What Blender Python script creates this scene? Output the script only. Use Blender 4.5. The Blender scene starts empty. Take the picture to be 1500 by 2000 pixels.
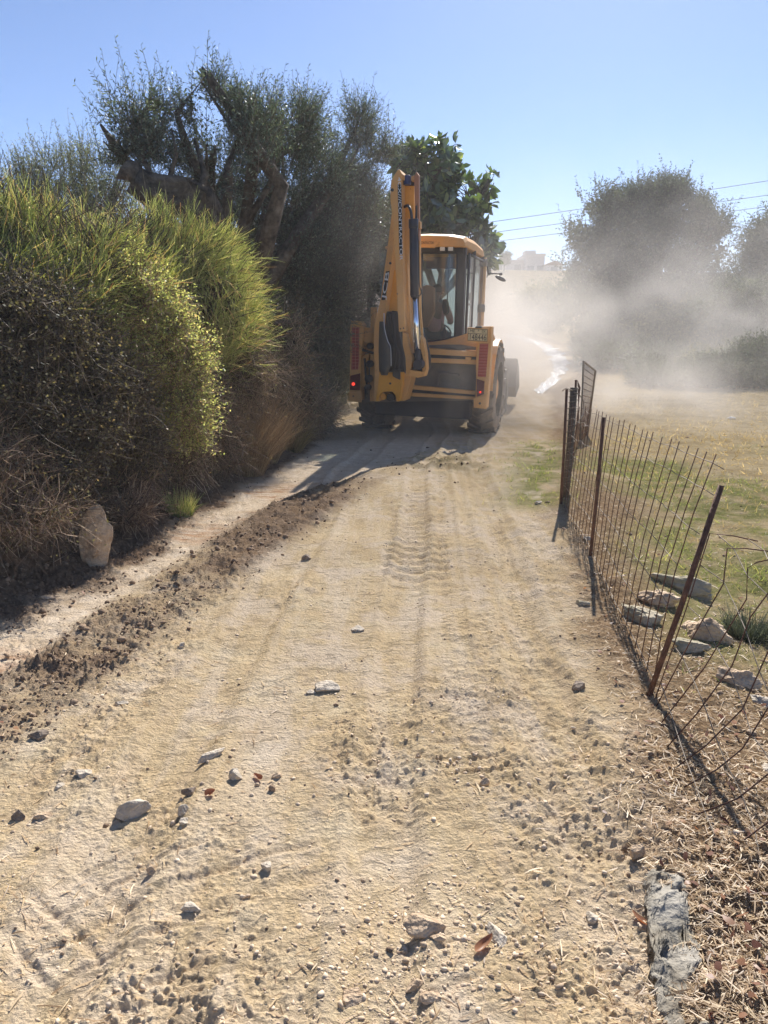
import bpy, bmesh, math, random
import numpy as np
from mathutils import Vector, Matrix

# ------------------------------------------------------------------ camera, sky, sun, exposure
R = math.radians
sc = bpy.context.scene
COL = sc.collection
CZ, PITCH, F = 1.6, R(13.5), 1500.0
cd = bpy.data.cameras.new('camera')
cam = bpy.data.objects.new('camera', cd); COL.objects.link(cam)
cam.location = (0, 0, CZ)
cam.rotation_euler = (R(90) - PITCH, 0, 0)
cd.sensor_fit = 'VERTICAL'; cd.sensor_height = 24.0; cd.lens = 24.0 * F / 2000.0
cd.clip_start = 0.05; cd.clip_end = 3000
sc.camera = cam
SUN_AZ, SUN_EL = 15.0, 39.0
w = bpy.data.worlds.new('World'); sc.world = w; w.use_nodes = True
nt = w.node_tree; bg = nt.nodes['Background']
sky = nt.nodes.new('ShaderNodeTexSky'); sky.sky_type = 'NISHITA'; sky.sun_disc = False
sky.sun_elevation = R(SUN_EL); sky.sun_rotation = R(SUN_AZ)
sky.air_density = 0.62; sky.dust_density = 0.25; sky.ozone_density = 5.8; sky.altitude = 0
nt.links.new(sky.outputs[0], bg.inputs[0]); bg.inputs[1].default_value = 0.072
sd = bpy.data.lights.new('sun', 'SUN'); sd.energy = 4.8; sd.angle = R(0.53); sd.color = (1.0, 0.945, 0.865)
so = bpy.data.objects.new('sun', sd); COL.objects.link(so)
sv = Vector((math.sin(R(SUN_AZ)) * math.cos(R(SUN_EL)), math.cos(R(SUN_AZ)) * math.cos(R(SUN_EL)), math.sin(R(SUN_EL))))
so.rotation_euler = sv.to_track_quat('Z', 'Y').to_euler()
so.location = (0, 0, 30)
vs = sc.view_settings
vs.view_transform = 'Standard'; vs.look = 'None'; vs.gamma = 1.0; vs.exposure = 1.18
sc.cycles.max_bounces = 7; sc.cycles.diffuse_bounces = 3; sc.cycles.glossy_bounces = 3
sc.cycles.transmission_bounces = 5; sc.cycles.transparent_max_bounces = 10; sc.cycles.volume_bounces = 1
sc.cycles.volume_step_rate = 1.0; sc.cycles.volume_max_steps = 64
sc.cycles.use_denoising = True

# ------------------------------------------------------------------ helpers
rng = np.random.default_rng(11)

def pix(px, py, y):
    """point of the world seen at a photo pixel, at depth y"""
    v = (1000 - py) / F
    dy = math.cos(PITCH) + v * math.sin(PITCH); dz = -math.sin(PITCH) + v * math.cos(PITCH)
    t = y / dy
    return ((px - 750) / F * t, y, CZ + dz * t)

def gpix(px, py, z=0.0):
    v = (1000 - py) / F
    dy = math.cos(PITCH) + v * math.sin(PITCH); dz = -math.sin(PITCH) + v * math.cos(PITCH)
    t = (z - CZ) / dz
    return ((px - 750) / F * t, dy * t)

def tag(o, label=None, cat=None, group=None, kind=None):
    if label: o['label'] = label
    if cat: o['category'] = cat
    if group: o['group'] = group
    if kind: o['kind'] = kind
    return o

def empty(name, loc=(0, 0, 0), rz=0.0):
    o = bpy.data.objects.new(name, None); COL.objects.link(o)
    o.location = loc; o.rotation_euler = (0, 0, rz); o.empty_display_size = .1
    return o

def link(name, me, mat=None, parent=None, smooth=False):
    o = bpy.data.objects.new(name, me); COL.objects.link(o)
    if mat is not None:
        for m in (mat if isinstance(mat, (list, tuple)) else [mat]): me.materials.append(m)
    if parent is not None: o.parent = parent
    if smooth: me.polygons.foreach_set('use_smooth', np.ones(len(me.polygons), bool))
    return o

def mesh_np(name, V, Fc, mat=None, parent=None, smooth=False, midx=None):
    """V (n,3), Fc (m,k) all faces with k corners"""
    V = np.asarray(V, np.float32); Fc = np.asarray(Fc, np.int32)
    me = bpy.data.meshes.new(name)
    me.vertices.add(len(V)); me.vertices.foreach_set('co', V.ravel())
    m, k = Fc.shape
    me.loops.add(m * k); me.loops.foreach_set('vertex_index', Fc.ravel())
    me.polygons.add(m); me.polygons.foreach_set('loop_start', np.arange(m, dtype=np.int32) * k)
    me.polygons.foreach_set('loop_total', np.full(m, k, np.int32))
    o = link(name, me, mat, parent, smooth)
    if midx is not None: me.polygons.foreach_set('material_index', np.asarray(midx, np.int32))
    me.update(calc_edges=True); me.validate()
    return o

def _h(ix, iy, iz, s):
    n = (ix.astype(np.int64) * 374761393 + iy.astype(np.int64) * 668265263 + iz.astype(np.int64) * 2147483647 + s * 974634777) & 0xffffffff
    n = ((n ^ (n >> 13)) * 1274126177) & 0xffffffff
    n = ((n ^ (n >> 16)) * 2246822519) & 0xffffffff
    return ((n ^ (n >> 15)) & 0xffffff) / float(0xffffff)

def vnoise(x, y, z=0.0, s=0):
    x = np.asarray(x, float); y = np.asarray(y, float); z = np.asarray(z, float) + 0 * x
    ix, iy, iz = np.floor(x), np.floor(y), np.floor(z)
    fx, fy, fz = x - ix, y - iy, z - iz
    fx = fx * fx * (3 - 2 * fx); fy = fy * fy * (3 - 2 * fy); fz = fz * fz * (3 - 2 * fz)
    r = 0
    for a in (0, 1):
        for b in (0, 1):
            for c in ((0, 1) if np.any(z) else (0,)):
                wz = (fz if c else 1 - fz) if np.any(z) else 1
                r = r + _h(ix + a, iy + b, iz + c, s) * (fx if a else 1 - fx) * (fy if b else 1 - fy) * wz
    return r * 2 - 1

def fbm(x, y, z=0.0, o=4, s=0):
    r = 0; a = 1; t = 0
    for i in range(o):
        r = r + a * vnoise(x * 2 ** i, y * 2 ** i, np.asarray(z) * 2 ** i, s + i * 17); t += a; a *= .5
    return r / t

def sstep(a, b, x):
    t = np.clip((np.asarray(x, float) - a) / (b - a), 0, 1)
    return t * t * (3 - 2 * t)

# ------------------------------------------------------------------ materials
def newmat(name):
    m = bpy.data.materials.new(name); m.use_nodes = True
    n = m.node_tree; n.nodes.clear()
    out = n.nodes.new('ShaderNodeOutputMaterial')
    return m, n, out

def N(n, t, **kw):
    nd = n.nodes.new(t)
    for k, v in kw.items():
        if k.startswith('i_'):
            key = k[2:]; key = int(key) if key.isdigit() else key
            nd.inputs[key].default_value = v
        else: setattr(nd, k, v)
    return nd

def ramp(n, fac, stops):
    r = n.nodes.new('ShaderNodeValToRGB')
    e = r.color_ramp.elements
    while len(e) < len(stops): e.new(.5)
    for i, (p, c) in enumerate(stops):
        e[i].position = p; e[i].color = (*c, 1)
    if fac is not None: n.links.new(fac, r.inputs[0])
    return r

def leaf_mat(name, stops, transl=.35, gloss=.06, rough=.45, tr_tint=(1.0, 1.0, .55)):
    m, n, out = newmat(name); L = n.links.new
    g = N(n, 'ShaderNodeNewGeometry')
    c = ramp(n, g.outputs['Random Per Island'], stops)
    d = N(n, 'ShaderNodeBsdfDiffuse'); L(c.outputs[0], d.inputs[0])
    t = N(n, 'ShaderNodeBsdfTranslucent')
    mx = N(n, 'ShaderNodeMix', data_type='RGBA', blend_type='MULTIPLY'); mx.inputs[0].default_value = 1
    L(c.outputs[0], mx.inputs[6]); mx.inputs[7].default_value = (*[q * 1.6 for q in tr_tint], 1)
    L(mx.outputs[2], t.inputs[0])
    a = N(n, 'ShaderNodeMixShader'); a.inputs[0].default_value = transl
    L(d.outputs[0], a.inputs[1]); L(t.outputs[0], a.inputs[2])
    gl = N(n, 'ShaderNodeBsdfGlossy'); gl.inputs['Roughness'].default_value = rough; gl.inputs[0].default_value = (.9, .95, 1, 1)
    b = N(n, 'ShaderNodeMixShader'); b.inputs[0].default_value = gloss
    L(a.outputs[0], b.inputs[1]); L(gl.outputs[0], b.inputs[2]); L(b.outputs[0], out.inputs[0])
    return m

def solid(name, col, rough=.8, noise=.25, scale=8, bump=.0, metal=0, spec=.3, stops=None, bscale=None, island=False, detail=6):
    """diffuse-ish surface with two tones of noise"""
    m, n, out = newmat(name); L = n.links.new
    p = N(n, 'ShaderNodeBsdfPrincipled'); p.inputs['Roughness'].default_value = rough
    p.inputs['Metallic'].default_value = metal; p.inputs['Specular IOR Level'].default_value = spec
    tc = N(n, 'ShaderNodeTexCoord'); nz = N(n, 'ShaderNodeTexNoise'); nz.inputs['Scale'].default_value = scale
    nz.inputs['Detail'].default_value = detail; nz.inputs['Roughness'].default_value = .65
    L(tc.outputs['Object'], nz.inputs['Vector'])
    if stops is None:
        stops = [(.25, tuple(q * (1 - noise) for q in col)), (.75, tuple(min(1, q * (1 + noise)) for q in col))]
    fac = nz.outputs[0]
    if island:
        g = N(n, 'ShaderNodeNewGeometry'); mm = N(n, 'ShaderNodeMath', operation='MULTIPLY_ADD'); mm.inputs[1].default_value = .35
        L(nz.outputs[0], mm.inputs[0]); m2 = N(n, 'ShaderNodeMath', operation='MULTIPLY'); m2.inputs[1].default_value = .65
        L(g.outputs['Random Per Island'], m2.inputs[0]); L(m2.outputs[0], mm.inputs[2]); fac = mm.outputs[0]
    c = ramp(n, fac, stops); L(c.outputs[0], p.inputs['Base Color'])
    if bump:
        bn = N(n, 'ShaderNodeTexNoise'); bn.inputs['Scale'].default_value = bscale or scale * 3; bn.inputs['Detail'].default_value = 8
        L(tc.outputs['Object'], bn.inputs['Vector'])
        b = N(n, 'ShaderNodeBump'); b.inputs['Strength'].default_value = 1; b.inputs['Distance'].default_value = bump
        L(bn.outputs[0], b.inputs['Height']); L(b.outputs[0], p.inputs['Normal'])
    L(p.outputs[0], out.inputs[0])
    return m

# ------------------------------------------------------------------ lie of the land
def xL(y): return np.interp(y, [-5, 2.5, 3.5, 4.3, 5.4, 7.5, 9.8, 12, 15, 20, 28, 40, 60], [-3.4, -2.75, -2.45, -2.25, -2.0, -1.75, -1.3, -1.25, -1.15, -.6, 2.2, 4.2, 5.2])
def xR(y): return np.interp(y, [-5, 1.5, 2.6, 3.5, 5.1, 6.7, 12, 19, 28, 40, 60], [.5, .66, .95, 1.12, 1.38, 1.6, 2.7, 4.1, 7.4, 9.2, 9.6])
def xW(y): return np.interp(y, [-2, 1.2, 2.2, 3.0, 3.46, 4.2, 5.0, 6.3, 7.5, 8.4, 9.4, 12], [-3.2, -2.6, -2.1, -1.72, -1.5, -1.4, -1.2, -.86, -.5, -.12, .45, 1.0])
def wW(y): return np.interp(y, [0, 2.6, 3.5, 4.6, 6, 7.3, 8.4, 9.4, 10.5], [.55, .42, .24, .29, .34, .34, .27, .2, .1])

def hill(x, y):
    r = np.maximum(0, y - 16) * .028
    r = np.where(y > 55, 39 * .028 + 0 * y, r)
    hh = 9.6 * sstep(62, 135, y) + 5 * sstep(135, 260, y)
    r = r - .13 * np.exp(-((y - 12.9) / 2.2) ** 2)
    return r + hh * (1 + .10 * fbm(x * .02, y * .02, s=5)) - .6 * sstep(6, 14, x - xR(y)) * sstep(12, 26, y) * (1 - sstep(50, 70, y))

def masks(x, y):
    n1 = fbm(x * 1.3, y * 1.3, s=1, o=5); n2 = fbm(x * 6, y * 6, s=2, o=4); n3 = fbm(x * .45, y * .45, s=3, o=3)
    xl, xr, xw, ww = xL(y), xR(y), xW(y), wW(y)
    far = 1 - sstep(7.2, 9.2, y + .8 * n1)
    soil = np.exp(-((x - xw + .06 * n1) / (ww * 1.0)) ** 4) * sstep(-.75, .0, n2 + .35 + .8 * n1) * far
    soil = np.clip(soil * 1.3, 0, 1) * (.55 + .45 * sstep(-.25, .25, n1 + .4 * n2))
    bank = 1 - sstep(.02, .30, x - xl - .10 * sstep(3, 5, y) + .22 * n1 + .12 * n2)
    verge = sstep(-.22, .16, x - xr + .22 * n1 + .12 * n2)
    pale = sstep(.1, .35, x - xl) * (1 - sstep(-.15, .05, x - xw + ww * .8)) * sstep(2.2, 3.2, y) * (1 - sstep(10.5, 13, y))
    red = np.clip(pale * sstep(-.15, .45, n1 + .3 * n2) * (1 - sstep(7, 9, y)), 0, 1)
    # field beyond the fence, green patches near the fence and on the road shoulder
    f = sstep(.1, .9, x - xr - .12 + .5 * n3) * sstep(2.6, 4.4, y + .9 * n3 - (x - xr) * .35)
    green = f * sstep(-.55, .25, n2 + .6 * n1) * sstep(-.1, .4, n3 + .5 * n1 + .75 * (1 - sstep(3.5, 8, np.hypot(x - 2.6, (y - 4.8) * .8) + 3.2)) - .05) * (1 - sstep(9, 14, y + n1))
    sh = np.exp(-((x - xR(y) + .22) / .33) ** 2) * sstep(6.6, 7.4, y + .4 * n1) * (1 - sstep(10.5, 12.5, y + n1)) * sstep(-.35, .35, n2 + .2 + .5 * n1)
    green = np.clip(green + sh, 0, 1)
    mound = np.exp(-((x - .75) / .5) ** 2 - ((y - 9.3) / .7) ** 2) * sstep(-.2, .3, n2 + .15)
    return soil, bank, verge, pale, red, f, green, np.clip(mound, 0, 1)

def treads(x, y):
    d = 0
    # broad curved lug prints in the middle
    c = np.interp(y, [4.2, 5.2, 6.5, 8.5, 11], [.18, .24, .3, .5, .95]); u = (x - c) / .25
    ph = (y + .13 * (u * .9) ** 2 * -1 + .03 * vnoise(x * 3, y * 3, s=40)) / .165
    fr = np.abs(ph - np.round(ph)) * 2
    m = (1 - sstep(.8, 1.05, np.abs(u))) * sstep(4.4, 5.1, y) * (1 - sstep(7.6, 8.6, y)) * sstep(-.5, .1, vnoise(x * 2.2, y * 2.2, s=41) + .35)
    d = d - .024 * (1 - sstep(.10, .36, fr)) * m + .010 * sstep(.6, .9, fr) * m
    # two narrow ribbed tracks going up the road on the right
    for off, wd, sp in ((.60, .085, .055), (.80, .085, .05), (.99, .07, .06)):
        c = np.interp(y, [3, 4.2, 6.5, 9, 12], [off - .28, off - .2, off - .06, off + .1, off + .55]); u = (x - c) / wd
        ph = (y + .03 * u) / sp; fr = np.abs(ph - np.round(ph)) * 2
        m = (1 - sstep(.7, 1.1, np.abs(u))) * sstep(3.4, 4.4, y) * (1 - sstep(10, 12, y))
        d = d - m * (.010 + .014 * (1 - sstep(.2, .6, fr)) * sstep(-.4, .3, vnoise(x * 2, y * 1.1, s=43) + .2))
    # slanted tractor lugs close to the camera
    for c0, sl, sp, x0, x1, y0, y1, sd_ in ((-.25, .55, .17, -1.0, .02, 1.2, 2.75, 44), (-.2, -.6, .2, -1.1, -.55, 1.2, 2.1, 45), (.2, .3, .13, .05, .5, 1.6, 3.4, 46)):
        ph = (y - sl * (x - c0) + .09 * vnoise(x * 3, y * 3, s=sd_) + .02 * vnoise(x * 13, y * 13, s=sd_)) / sp; fr = np.abs(ph - np.round(ph)) * 2
        m = sstep(x0, x0 + .12, x) * (1 - sstep(x1 - .12, x1, x)) * sstep(y0 - .2, y0 + .1, y) * (1 - sstep(y1 - .3, y1, y)) * sstep(-.2, .25, vnoise(x * 3.5, y * 3.5, s=sd_ + 5) - .05)
        d = d - .006 * (1 - sstep(.06, .26, fr)) * m + .003 * sstep(.25, .35, fr) * (1 - sstep(.35, .7, fr)) * m
    for off, wd in ((-.55, .16), (.95, .15), (.28, .12)):       # long shallow wheel ruts
        c = np.interp(y, [1, 3, 6, 9, 13], [off - .35, off - .25, off - .05, off + .15, off + .7]) + .03 * vnoise(y * .7, y * 0, s=50)
        u = np.abs(x - c) / wd
        d = d - .016 * (1 - sstep(.6, 1.0, u)) + .011 * np.exp(-((u - 1.15) / .22) ** 2)
    return d

def height(x, y, fine=True):
    x = np.asarray(x, float); y = np.asarray(y, float)
    soil, bank, verge, pale, red, f, green, mound = masks(x, y)
    z = hill(x, y)
    q = (xL(y) - x)
    z = z + .42 * sstep(-.15, .75, q) + .5 * sstep(.7, 2.4, q) * (1 - sstep(12, 30, y) * .7)
    z = z + .035 * fbm(x * .9, y * .9, s=21, o=3) - .02 * pale
    z = z - .10 * sstep(.25, 1.0, x - xR(y)) * (1 - sstep(6, 12, y)) + .02 * verge
    z = z + soil * (.018 + .035 * np.abs(fbm(x * 9, y * 9, s=22))) + mound * .03
    if fine:
        dirt = 1 - np.clip(f * .6, 0, 1)
        rough = .25 + 1.5 * np.clip(soil + bank + mound, 0, 1) + .8 * verge + 1.1 * sstep(-.05, .4, fbm(x * 1.7, y * 1.1, s=26, o=4)) - .15 * pale
        z = z + rough * (.015 * fbm(x * 11, y * 11, s=23, o=4) + .010 * np.abs(fbm(x * 37, y * 37, s=24, o=3)) + .007 * sstep(.12, .5, fbm(x * 60, y * 48, s=27, o=2)) * (1 - sstep(5, 9, y))) * dirt
        z = z + treads(x, y) * (1 - np.clip(soil + bank + verge, 0, 1))
    return z

def hz(x, y): return float(height(np.array([x]), np.array([y]), False)[0])

# ---- ground: one sheet, fine near the camera, out past the horizon
def build_ground():
    ys = [1.0]
    while ys[-1] < 330:
        y = ys[-1]; ys.append(y + min(max(.0011 * y * y, .0035), .02 * y + .0) if y > 1.6 else y + .0035)
    ys = np.array([-25, -18, -12, -8, -5, -3, -2, -1.2, -.6, -.2, .1, .35, .55, .7, .8, .88, .95] + ys + [420])
    s = np.arange(-.60, .6001, .0021)
    ext = []; v = .60; st = .004
    while v < 3: v += st; st *= 1.16; ext.append(v)
    ext = np.array(ext); s = np.concatenate([-ext[::-1], s, ext])
    Y, S = np.meshgrid(ys, s, indexing='ij')
    X = S * np.maximum(Y, 1.15)
    kf = 1 - sstep(.60, .85, np.abs(S)); Z = height(X, Y) * kf + height(X, Y, False) * (1 - kf)
    nr, nc = X.shape
    idx = np.arange(nr * nc).reshape(nr, nc)
    Fc = np.stack([idx[:-1, :-1], idx[:-1, 1:], idx[1:, 1:], idx[1:, :-1]], -1).reshape(-1, 4)
    o = mesh_np('ground', np.stack([X, Y, Z], -1).reshape(-1, 3), Fc, ground_mat(), smooth=True)
    mk = [m.ravel() for m in masks(X, Y)]
    for nm, a in zip(('soil', 'bank', 'verge', 'pale', 'red', 'field', 'green', 'mound'), mk):
        at = o.data.attributes.new(nm, 'FLOAT', 'POINT'); at.data.foreach_set('value', a.astype(np.float32))
    tag(o, 'dusty dirt track with tyre prints between brush and dry field', 'ground', kind='structure')
    print('ground', nr, nc)

def ground_mat():
    m, n, out = newmat('ground_dirt'); L = n.links.new
    tc = N(n, 'ShaderNodeTexCoord')
    def noise(scale, detail=6, rough=.6, dist=0):
        a = N(n, 'ShaderNodeTexNoise'); a.inputs['Scale'].default_value = scale; a.inputs['Detail'].default_value = detail
        a.inputs['Roughness'].default_value = rough; a.inputs['Distortion'].default_value = dist
        L(tc.outputs['Object'], a.inputs['Vector']); return a.outputs[0]
    def mixc(f, a, b):
        x = N(n, 'ShaderNodeMix', data_type='RGBA')
        if isinstance(f, float): x.inputs[0].default_value = f
        else: L(f, x.inputs[0])
        for s_, q in ((6, a), (7, b)):
            if isinstance(q, tuple): x.inputs[s_].default_value = (*q, 1)
            else: L(q, x.inputs[s_])
        return x.outputs[2]
    def math_(op, a, b=None, c=None, clamp=False):
        x = N(n, 'ShaderNodeMath', operation=op); x.use_clamp = clamp
        for i, q in enumerate((a, b, c)):
            if q is None: continue
            if isinstance(q, (int, float)): x.inputs[i].default_value = q
            else: L(q, x.inputs[i])
        return x.outputs[0]
    def attr(nm):
        a = N(n, 'ShaderNodeAttribute'); a.attribute_name = nm; return a.outputs['Fac']
    big = noise(.8, 5); mid = noise(7, 6); fine = noise(60, 6, .7); vfine = noise(260, 4, .7)
    road = ramp(n, big, [(.3, (0.517, 0.392, 0.230)), (.52, (0.583, 0.451, 0.276)), (.75, (0.638, 0.511, 0.327))]).outputs[0]
    road = mixc(math_('MULTIPLY', ramp(n, mid, [(.5, (0, 0, 0)), (.72, (1, 1, 1))]).outputs[0], .45), road, (0.506, 0.355, 0.198))
    road = mixc(math_('MULTIPLY', ramp(n, noise(3.1, 5), [(.52, (0, 0, 0)), (.66, (1, 1, 1))]).outputs[0], .5), road, (0.660, 0.559, 0.386))
    road = mixc(math_('MULTIPLY', ramp(n, fine, [(.30, (1, 1, 1)), (.5, (0, 0, 0))]).outputs[0], .45), road, (0.330, 0.231, 0.129))
    road = mixc(math_('MULTIPLY', ramp(n, vfine, [(.56, (0, 0, 0)), (.7, (1, 1, 1))]).outputs[0], .4), road, (0.726, 0.629, 0.446))
    mp0 = N(n, 'ShaderNodeMapping'); mp0.inputs['Rotation'].default_value = (0, 0, R(-6)); mp0.inputs['Scale'].default_value = (5.5, .55, 1); L(tc.outputs['Object'], mp0.inputs[0])
    st_ = N(n, 'ShaderNodeTexNoise'); st_.inputs['Scale'].default_value = 1.0; st_.inputs['Detail'].default_value = 7; st_.inputs['Roughness'].default_value = .6; L(mp0.outputs[0], st_.inputs['Vector'])
    road = mixc(math_('MULTIPLY', ramp(n, st_.outputs[0], [(.46, (0, 0, 0)), (.62, (1, 1, 1))]).outputs[0], .40), road, (.66, .565, .465))
    road = mixc(math_('MULTIPLY', ramp(n, st_.outputs[0], [(.36, (1, 1, 1)), (.46, (0, 0, 0))]).outputs[0], .40), road, (.42, .325, .235))
    road = mixc(math_('MULTIPLY', ramp(n, noise(1.9, 7, .65), [(.50, (0, 0, 0)), (.60, (1, 1, 1))]).outputs[0], .45), road, (.65, .55, .445))
    cr = N(n, 'ShaderNodeTexNoise'); cr.inputs['Scale'].default_value = 16; cr.inputs['Detail'].default_value = 8; cr.inputs['Roughness'].default_value = .75; cr.inputs['Distortion'].default_value = .6
    mp1 = N(n, 'ShaderNodeMapping'); mp1.inputs['Scale'].default_value = (.7, 1.7, 1); mp1.inputs['Rotation'].default_value = (0, 0, R(-14)); L(tc.outputs['Object'], mp1.inputs[0]); L(mp1.outputs[0], cr.inputs['Vector'])
    road = mixc(math_('MULTIPLY', ramp(n, cr.outputs[0], [(.36, (1, 1, 1)), (.43, (0, 0, 0))]).outputs[0], .35), road, (.29, .215, .15))  # darkens the creases that the bump also cuts: shade put into the colour
    # paler scraped clay and rusty bands
    pale = ramp(n, mid, [(.3, (.60, .47, .32)), (.6, (.70, .58, .44)), (.8, (.74, .66, .54))]).outputs[0]
    col = mixc(attr('pale'), road, pale)
    rstr = N(n, 'ShaderNodeTexNoise'); rstr.inputs['Scale'].default_value = 5; rstr.inputs['Detail'].default_value = 8
    mp = N(n, 'ShaderNodeMapping'); mp.inputs['Rotation'].default_value = (0, 0, R(62)); mp.inputs['Scale'].default_value = (.6, 3.5, 1)
    L(tc.outputs['Object'], mp.inputs[0]); L(mp.outputs[0], rstr.inputs['Vector'])
    rf = math_('MULTIPLY', attr('red'), ramp(n, rstr.outputs[0], [(.38, (0, 0, 0)), (.62, (1, 1, 1))]).outputs[0])
    col = mixc(math_('MULTIPLY', rf, .9), col, (.40, .185, .085))
    # dark turned soil
    soil = ramp(n, noise(22, 7, .7), [(.3, (.15, .105, .075)), (.55, (.245, .175, .12)), (.8, (.37, .28, .20))]).outputs[0]
    soil = mixc(ramp(n, noise(7, 4), [(.5, (0, 0, 0)), (.62, (1, 1, 1))]).outputs[0], soil, (.24, .165, .105))
    col = mixc(attr('soil'), col, soil)
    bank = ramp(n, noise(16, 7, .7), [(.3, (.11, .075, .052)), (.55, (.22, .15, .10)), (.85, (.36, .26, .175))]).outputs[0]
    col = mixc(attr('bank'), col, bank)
    # verge: straw and reddish crumbs
    vg = ramp(n, noise(30, 7, .75), [(.3, (.13, .085, .05)), (.5, (.29, .195, .115)), (.62, (.40, .30, .19)), (.8, (.50, .42, .31))]).outputs[0]
    col = mixc(attr('verge'), col, vg)
    fld = ramp(n, noise(2.2, 8, .7), [(.3, (.30, .225, .12)), (.5, (.44, .345, .20)), (.7, (.54, .44, .28))]).outputs[0]
    col = mixc(attr('field'), col, fld)
    gr = ramp(n, noise(9, 7, .7), [(.3, (.13, .14, .045)), (.5, (.24, .225, .09)), (.72, (.38, .31, .16))]).outputs[0]
    col = mixc(attr('green'), col, gr)
    mo = ramp(n, noise(25, 7, .7), [(.3, (.11, .085, .04)), (.5, (.21, .17, .09)), (.8, (.34, .28, .17))]).outputs[0]
    col = mixc(attr('mound'), col, mo)
    p = N(n, 'ShaderNodeBsdfDiffuse'); p.inputs['Roughness'].default_value = 0.6
    L(col, p.inputs[0])
    vor = N(n, 'ShaderNodeTexVoronoi'); vor.inputs['Scale'].default_value = 70; L(tc.outputs['Object'], vor.inputs['Vector'])
    vor2 = N(n, 'ShaderNodeTexVoronoi'); vor2.inputs['Scale'].default_value = 26; L(tc.outputs['Object'], vor2.inputs['Vector'])
    h = math_('MULTIPLY_ADD', noise(42, 10, .72), .018, math_('MULTIPLY', ramp(n, cr.outputs[0], [(.33, (0, 0, 0)), (.45, (1, 1, 1))]).outputs[0], .012))
    h = math_('MULTIPLY_ADD', math_('SUBTRACT', 1, math_('MULTIPLY', vor.outputs[0], 1.8), clamp=True), .0035, h)
    h = math_('MULTIPLY_ADD', math_('SUBTRACT', 1, math_('MULTIPLY', vor2.outputs[0], 3.2), clamp=True), .006, h)
    h = math_('MULTIPLY_ADD', noise(11, 6, .6), .02, h)
    b = N(n, 'ShaderNodeBump'); b.inputs['Strength'].default_value = .78; b.inputs['Distance'].default_value = 1.0
    h = math_('MULTIPLY_ADD', noise(95, 3, .6), .010, h); L(h, b.inputs['Height']); L(b.outputs[0], p.inputs['Normal']); L(p.outputs[0], out.inputs[0])
    return m
build_ground()

# ------------------------------------------------------------------ vegetation
def unit(v): return v / np.maximum(1e-9, np.linalg.norm(v, axis=-1, keepdims=True))
def rdir(n, g): return unit(g.normal(size=(n, 3)))

def rhomb(P, D, W, L, wd):
    """leaf blades: base P, direction D, across W (all n,3), length L, width wd (n)"""
    W = unit(W - D * (W * D).sum(-1, keepdims=True))
    L = L[:, None]; wd = wd[:, None]
    V = np.stack([P, P + D * L * .45 + W * wd * .5, P + D * L, P + D * L * .45 - W * wd * .5], 1).reshape(-1, 3)
    return V, np.arange(len(V)).reshape(-1, 4)

def merge(parts):
    Vs, Fs, o = [], [], 0
    for V, Fc in parts:
        Vs.append(V); Fs.append(Fc + o); o += len(V)
    return np.concatenate(Vs), np.concatenate(Fs)

def ribbons(Pts, rad, g):
    """thin stems as crossed two-blade strips; Pts (n,k,3), rad (n,k)"""
    n, k, _ = Pts.shape
    T = unit(Pts[:, -1] - Pts[:, 0]); A = unit(np.cross(T, rdir(n, g)))
    B = np.cross(T, A)
    out = []
    for ang in (0, 2.09, 4.19):
        out.append(Pts + (A * math.cos(ang) + B * math.sin(ang))[:, None, :] * rad[..., None])
    V = np.stack(out, 2).reshape(-1, 3)                        # n,k,3
    i = np.arange(n * k * 3).reshape(n, k, 3)
    Fs = [np.stack([i[:, :-1, a], i[:, :-1, b], i[:, 1:, b], i[:, 1:, a]], -1).reshape(-1, 4) for a, b in ((0, 1), (1, 2), (2, 0))]
    return V, np.concatenate(Fs)

def stems(root, d, L, g, k=4, bend=.25, up=.0, wob=.0):
    n = len(root); t = np.linspace(0, 1, k)[None, :, None]
    side = rdir(n, g) * bend; side[:, 2] += up
    P = root[:, None] + (d[:, None] * t + side[:, None] * t * t) * L[:, None, None]
    if wob: P[:, 1:] += g.normal(size=(n, k - 1, 3)) * wob
    return P

def on_path(P, t):
    n, k, _ = P.shape; f = t * (k - 1); i = np.minimum(f.astype(int), k - 2); f = (f - i)[..., None]
    r = np.arange(n)[:, None]
    return P[r, i] * (1 - f) + P[r, i + 1] * f, unit(P[r, i + 1] - P[r, i])

def sprays(root, d, L, g, nleaf, ll, lw, rad=.003, bend=.25, up=0., open_=.75, k=4, t0=.15, jit=.25, wob=0.):
    P = stems(root, d, L, g, k, bend, up, wob)
    n = len(root)
    t = np.clip(np.linspace(t0, 1, nleaf)[None] + g.uniform(-.03, .03, (n, nleaf)), 0, 1)
    pt, tg = on_path(P, t)
    pr = unit(np.cross(tg, rdir(n * nleaf, g).reshape(n, nleaf, 3)))
    D = unit(tg * (1 - open_ * .55) + pr * open_ + g.normal(size=pr.shape) * .12)
    W = rdir(n * nleaf, g).reshape(n, nleaf, 3)
    sz = g.uniform(1 - jit, 1 + jit, (n, nleaf)) * (1 - .35 * t)
    leaf = rhomb(pt.reshape(-1, 3), D.reshape(-1, 3), W.reshape(-1, 3), (ll * sz).ravel(), (lw * sz).ravel())
    rr = rad * np.linspace(1, .35, k)[None].repeat(n, 0)
    return leaf, ribbons(P, rr, g)

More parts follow.
